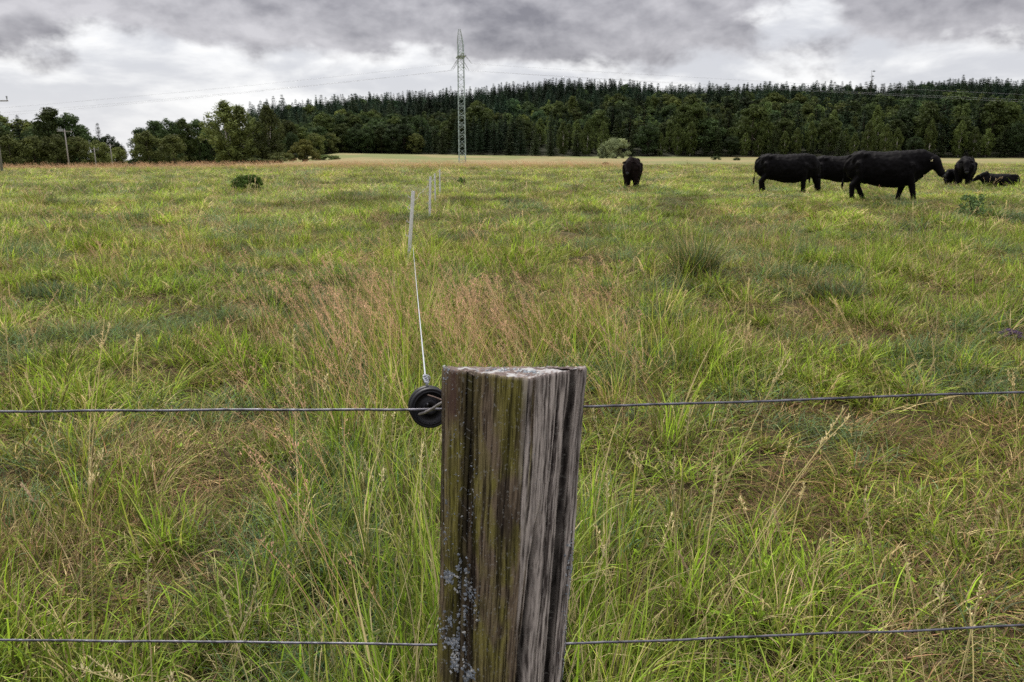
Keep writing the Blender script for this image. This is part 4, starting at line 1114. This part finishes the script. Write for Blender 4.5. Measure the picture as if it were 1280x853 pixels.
x, Y, _ = on_ground(1217, 273, 6, 60); bush(1217, 273, 240, 52, Y, 'loose dark green thistle bush in the grass below the calves', (.085, .14, .050), 34, 800, .026, 'thistle_bush')


x, Y, _ = on_ground(1262, 424, 3, 60); bush(1262, 424, 411, 34, Y, 'low purple flowering heather patch at the right edge', (.13, .085, .16), 44, 700, .008, 'heather')


def rush_clump(px, row, hpx, wpx, label, seed, colp):
    x, Y, g = on_ground(px, row, 3, 60); h = hpx / 960 * Y; w = wpx / 960 * Y / 2
    V, Fq, c = blades(900, (h * .6, h * 1.3), (.005, .009), w * .6, (.4, .25), (.4, .25), colp, seed, 5)
    o = put('rush_clump', mesh('rush_clump', V, Fq, c, False, [foliage('rush_blades', (1, 1, 1), .05, .3)]), loc=(x, Y, g)); tag(o, label, 'rush clump'); return o


rush_clump(868, 349, 62, 66, 'dense dark grey green rush clump in the middle of the right pasture', 61, dict(blue=5, dark=2, olive=3, green=2, straw=2))
rush_clump(1040, 378, 30, 90, 'dark low tussock below the rush clump on the right', 62, dict(dark=3, blue=3, olive=2, brown=1))
rush_clump(345, 382, 22, 60, 'dark low tussock in the left middle of the pasture', 63, dict(dark=3, blue=3, olive=2))
rush_clump(60, 375, 24, 90, 'dark bluish tussock near the left edge', 64, dict(dark=3, blue=4, olive=1))


def single_stalk(px, row, tipx, tiprow, Yoff, label, kind, seed):
    """one tall flowering stem of the foreground"""
    x, Y, g = on_ground(px, row, 1.2, 40); tp = np.array(at(tipx, tiprow, Y + Yoff)); b = np.array((x, Y, g)); r = np.random.default_rng(seed)
    t = np.linspace(0, 1, 14); P = b + (tp - b) * t[:, None]; bow = np.array([.03, 0, .04]) * np.linalg.norm(tp - b); P += bow * np.sin(math.pi * t)[:, None]
    root = put('grass_stalk', None, loc=tuple(b)); tag(root, label, 'grass stalk', 'tall dry grass stalks'); m = MB(); m.tube(P - b, [.0013 - .0006 * float(q) for q in t], 6)
    put('stem', m.me('stem', [mat('dry_stem', (.42, .33, .18), .8, .15, 40)]), root)
    Vs, Fs, k = [], [], 0; n = 80 if kind == 'spike' else 60; hl = .16
    for j in range(n):
        u = 1 - hl * r.random(); p = b + (tp - b) * u + bow * math.sin(math.pi * u); d = r.normal(0, 1, 3); d /= np.linalg.norm(d); ax = (tp - b) / np.linalg.norm(tp - b)
        p = p + d * .0035 * r.random(); tt = (ax + d * .35) * r.uniform(.006, .012); w = np.cross(tt, r.normal(0, 1, 3)); w /= np.linalg.norm(w); w *= .0017
        Vs.append(np.array([p - w * .6, p + w * .6, p + w + tt * .5, p + tt, p - w + tt * .5]) - b); Fs.append(tuple(range(k, k + 5))); k += 5
    put('seed_head', mesh('seed_head', np.concatenate(Vs), Fs, None, False, [mat('seed_husk', (.50, .38, .24), .85, .25, 60)]), root)


single_stalk(362, 805, 346, 628, .02, 'pale dry stalk with a seed spike standing upright left of the post', 'spike', 1)
single_stalk(115, 770, 28, 606, .05, 'reddish stalk slanting up to the left in the left foreground', 'spike', 2)
single_stalk(985, 770, 968, 640, .03, 'pale seed stalk in the right foreground leaning left', 'spike', 3)
single_stalk(455, 470, 440, 448, .0, 'short pale seed head just left of the rope', 'spike', 4)
single_stalk(836, 560, 745, 400, .1, 'long curved straw stalk crossing the upper wire right of the post', 'thin', 5)
single_stalk(895, 850, 848, 690, .0, 'thin straw stalk crossing the lower wire right of the post', 'thin', 6)
single_stalk(1010, 790, 1000, 725, .0, 'short pale stalk at the lower wire in the right foreground', 'spike', 7)

# -- wood edge: the trees nearest the camera one by one
print('wood')
rw = np.random.default_rng(99)
placed = []
ROWS = 5


def region(px):
    for lim, nm in ((530, 'left of the bright tree behind the lattice mast'), (640, 'behind the lattice mast'), (745, 'between the lattice mast and the pale willow'), (830, 'behind the pale willow and the lone cow'), (940, 'between the lone cow and the left cow of the herd'),
                    (1060, 'above the left cows of the herd'), (1180, 'above the largest cow'), (1500, 'above the calves at the right edge')):
        if px < lim: return nm
    return 'at the far right'


cnt = 0
for row in range(ROWS):
    px = 402.0 + row * 5
    while px < 1330:
        a = (px - 640) / 960.; E = float(np.interp(a, AZ, EDGE)); Y = E + 3 + row * 11 + rw.uniform(-2.5, 2.5); step = 960 * (6.2 + row * .5) / Y * rw.uniform(.8, 1.3)
        x = a * Y
        r_ = rw.random()
        if px < 530: k = ['oak0', 'oak1', 'oak2', 'green0', 'olive0'][rw.integers(5)]; tone = 'dull green broadleaf tree'; s = rw.uniform(.72, 1.0) if row < 2 else rw.uniform(.95, 1.2)
        elif px < 660: k = (['young0', 'spruce0', 'spruce1', 'spruce2'] if row < 2 else ['green0', 'oak1', 'spruce3'])[rw.integers(4 if row < 2 else 3)]; s = rw.uniform(.75, .95)
        elif px < 745: k = ['young1', 'birch0', 'spruce3', 'young0', 'birch2'][rw.integers(5)]; s = rw.uniform(.75, 1.0)
        elif row == 0: k = ['birch0', 'birch1', 'birch2', 'young0', 'young1', 'oak1', 'birch1'][rw.integers(7)]; s = rw.uniform(.5, .95)
        elif row < 3: k = ['birch0', 'birch1', 'spruce0', 'pine0', 'oak2', 'green1', 'young1', 'green0'][rw.integers(8)]; s = rw.uniform(.6, 1.05) + .25 * (float(fbm(px * .02, row * 3.1, 2, 77)) > .5)
        else: k = ['spruce0', 'green1', 'pine0', 'pine1', 'birch2', 'spruce3', 'oak0'][rw.integers(7)]; s = rw.uniform(.7, 1.05) + .25 * (float(fbm(px * .015, row * 3.1, 2, 78)) > .5)
        base = k.rstrip('0123456789'); word = {'oak': 'dark broadleaf tree', 'green': 'green broadleaf tree', 'olive': 'olive broadleaf tree', 'birch': 'light green birch', 'spruce': 'dark spruce', 'pine': 'tall pine', 'young': 'bushy young spruce'}[base]
        where = region(px); lb = '%s %s, %s' % (word, where, ('front row', 'second row', 'third row', 'deeper in', 'deeper in')[row])
        if row > 2: lb = '%s %s, deeper in' % (word, where)
        wid = rw.uniform(1.0, 1.45)
        tree(k, x, Y, s, lb, '%s %s' % (word, where), None, None, wid); cnt += 1
        px += step
print('wood edge trees', cnt)
tree_px('green1', 598, 131, 428, 'tall bright green broadleaf tree directly behind the lattice mast', 19, None, 1.5)
tree_px('green0', 575, 138, 424, 'bright green tree at the left shoulder of the tall tree behind the mast', 19, None, 1.3)
tree_px('pine0', 856, 108, 560, 'tall thin pine standing above the crest between the lone cow and the herd', 20)

# -- snag on the skyline
x, Y = at(1090, 100, 520)[0], 520.0; g = float(ground_z(x, Y)); h = at(1090, 88, Y)[2] - g
root = put('pine_tree', None, loc=(x, Y, g)); tag(root, 'ragged half dead pine sticking out above the skyline on the right', 'tree')
m = MB(); m.tube([(0, 0, 0), (.2, 0, h * .6), (-.3, 0, h * .9), (-.9, 0, h)], [.35, .25, .14, .05], 7)
for k in range(11):
    a = random.random() * 6.28; z0 = h * random.uniform(.68, .97); L = random.uniform(1.2, 3.2); m.tube([(-.1, 0, z0), (L * math.cos(a) * .6, L * math.sin(a) * .6, z0 + .3), (L * math.cos(a), L * math.sin(a), z0 + .1)], [.09, .06, .02], 5)
put('trunk', m.me('trunk', [BARK]), root)
cent = [(random.uniform(-2, 1.2), random.uniform(-1, 1), h * q) for q in (.66, .70, .74, .79, .84, .90, .985)]
V, Fq, c = leafcloud(cent, [(1.2, .9, .7)] * 3 + [(1.0, .8, .5)] * 4, 70, .2, (.03, .045, .022), 5); put('crown', mesh('crown', V, Fq, c, False, [NEEDLE]), root)

# -- the far wood climbing the hill reads as one mass
wcol = bpy.data.collections.new('wood_kinds'); wk = ['spruce0', 'spruce1', 'spruce2', 'spruce3', 'pine0', 'pine1', 'oak0', 'green0', 'birch0', 'oak1']
NEEDLE_I = foliage('needles_far', inst=True, trans=.1)
for i, k in enumerate(wk):
    me = K[k][0].copy(); me.materials.clear(); me.materials.append(NEEDLE_I); wcol.objects.link(bpy.data.objects.new('wood_kind_%02d' % i, me))


def far_wood():
    P, S_, Kk, T = [], [], [], []
    d = 395.0
    while d < 1060:
        sp = 6.3 + (d - 390) * .006
        xs = np.arange(-.62 * d, .82 * d, sp); xs = xs + rw.uniform(-.4, .4, len(xs)) * sp; ys = d + rw.uniform(-.4, .4, len(xs)) * sp
        a = xs / ys; E = np.interp(a, AZ, EDGE)
        ok = (ys > E + 3 + ROWS * 11 - 6) & ((a > -.33) | (ys < E + 90))
        P.append(np.stack([xs, ys], 1)[ok]); d += sp * .95
    # behind the left wood
    n = 260; a = rw.uniform(-1.0, -.25, n); E = np.interp(a, AZ, EDGE); y = E + rw.uniform(14, 60, n); P.append(np.stack([a * y, y], 1))
    P = np.concatenate(P); x, y = P[:, 0], P[:, 1]; n = len(P); a = x / y
    E = np.interp(a, AZ, EDGE); mixd = fbm(x * .012, y * .012, 3, 55); hill = sst(y, 520, 640)
    kind = rw.integers(0, 4, n)
    kind = np.where(rw.random(n) < .32, rw.integers(4, 6, n), kind)
    kind = np.where((rw.random(n) < (.60 * (mixd > .46) + .18) * (1 - .85 * hill)), rw.integers(6, 10, n), kind)
    left = (a < -.11) & (y < E + 130); kind = np.where(left & (rw.random(n) < .85), rw.choice([6, 7, 9], n), kind)
    sc = rw.uniform(.55, 1.15, n) ** .9 * (.62 + .72 * sst(fbm(x * .018, y * .018, 4, 66), .25, .7)); sc = np.where((kind >= 6) , sc * .95, sc)
    sc = np.where(left | (a < -.33), sc * .85, sc); sc = np.where((a > -.56) & (a < -.455), sc * .34, sc)
    pt = fbm(x * .02, y * .02, 4, 88)[:, None]; tint = rw.uniform(.6, 1.5, (n, 1)) * (.6 + 1.0 * sst(pt, .3, .7)) * (np.array([1, 1, 1]) + rw.uniform(-.18, .25, (n, 1)) * np.array([1, .4, -.4])); tint = tint * (1 - hill[:, None]) + hill[:, None] * tint * np.array([.85, .95, 1.05])
    con = kind < 6; sc3 = np.stack([sc * rw.uniform(.95, 1.5, n)] * 2 + [sc], 1)
    rot = np.zeros((n, 3)); rot[:, 2] = rw.uniform(0, 6.28, n)
    o = instancer('far_wood', np.stack([x, y, ground_z(x, y)], 1), rot, sc3, kind, tint, wcol); tag(o, 'dark mixed wood covering the hill behind the field', 'wood', kind='stuff'); print('far wood', n)


far_wood()
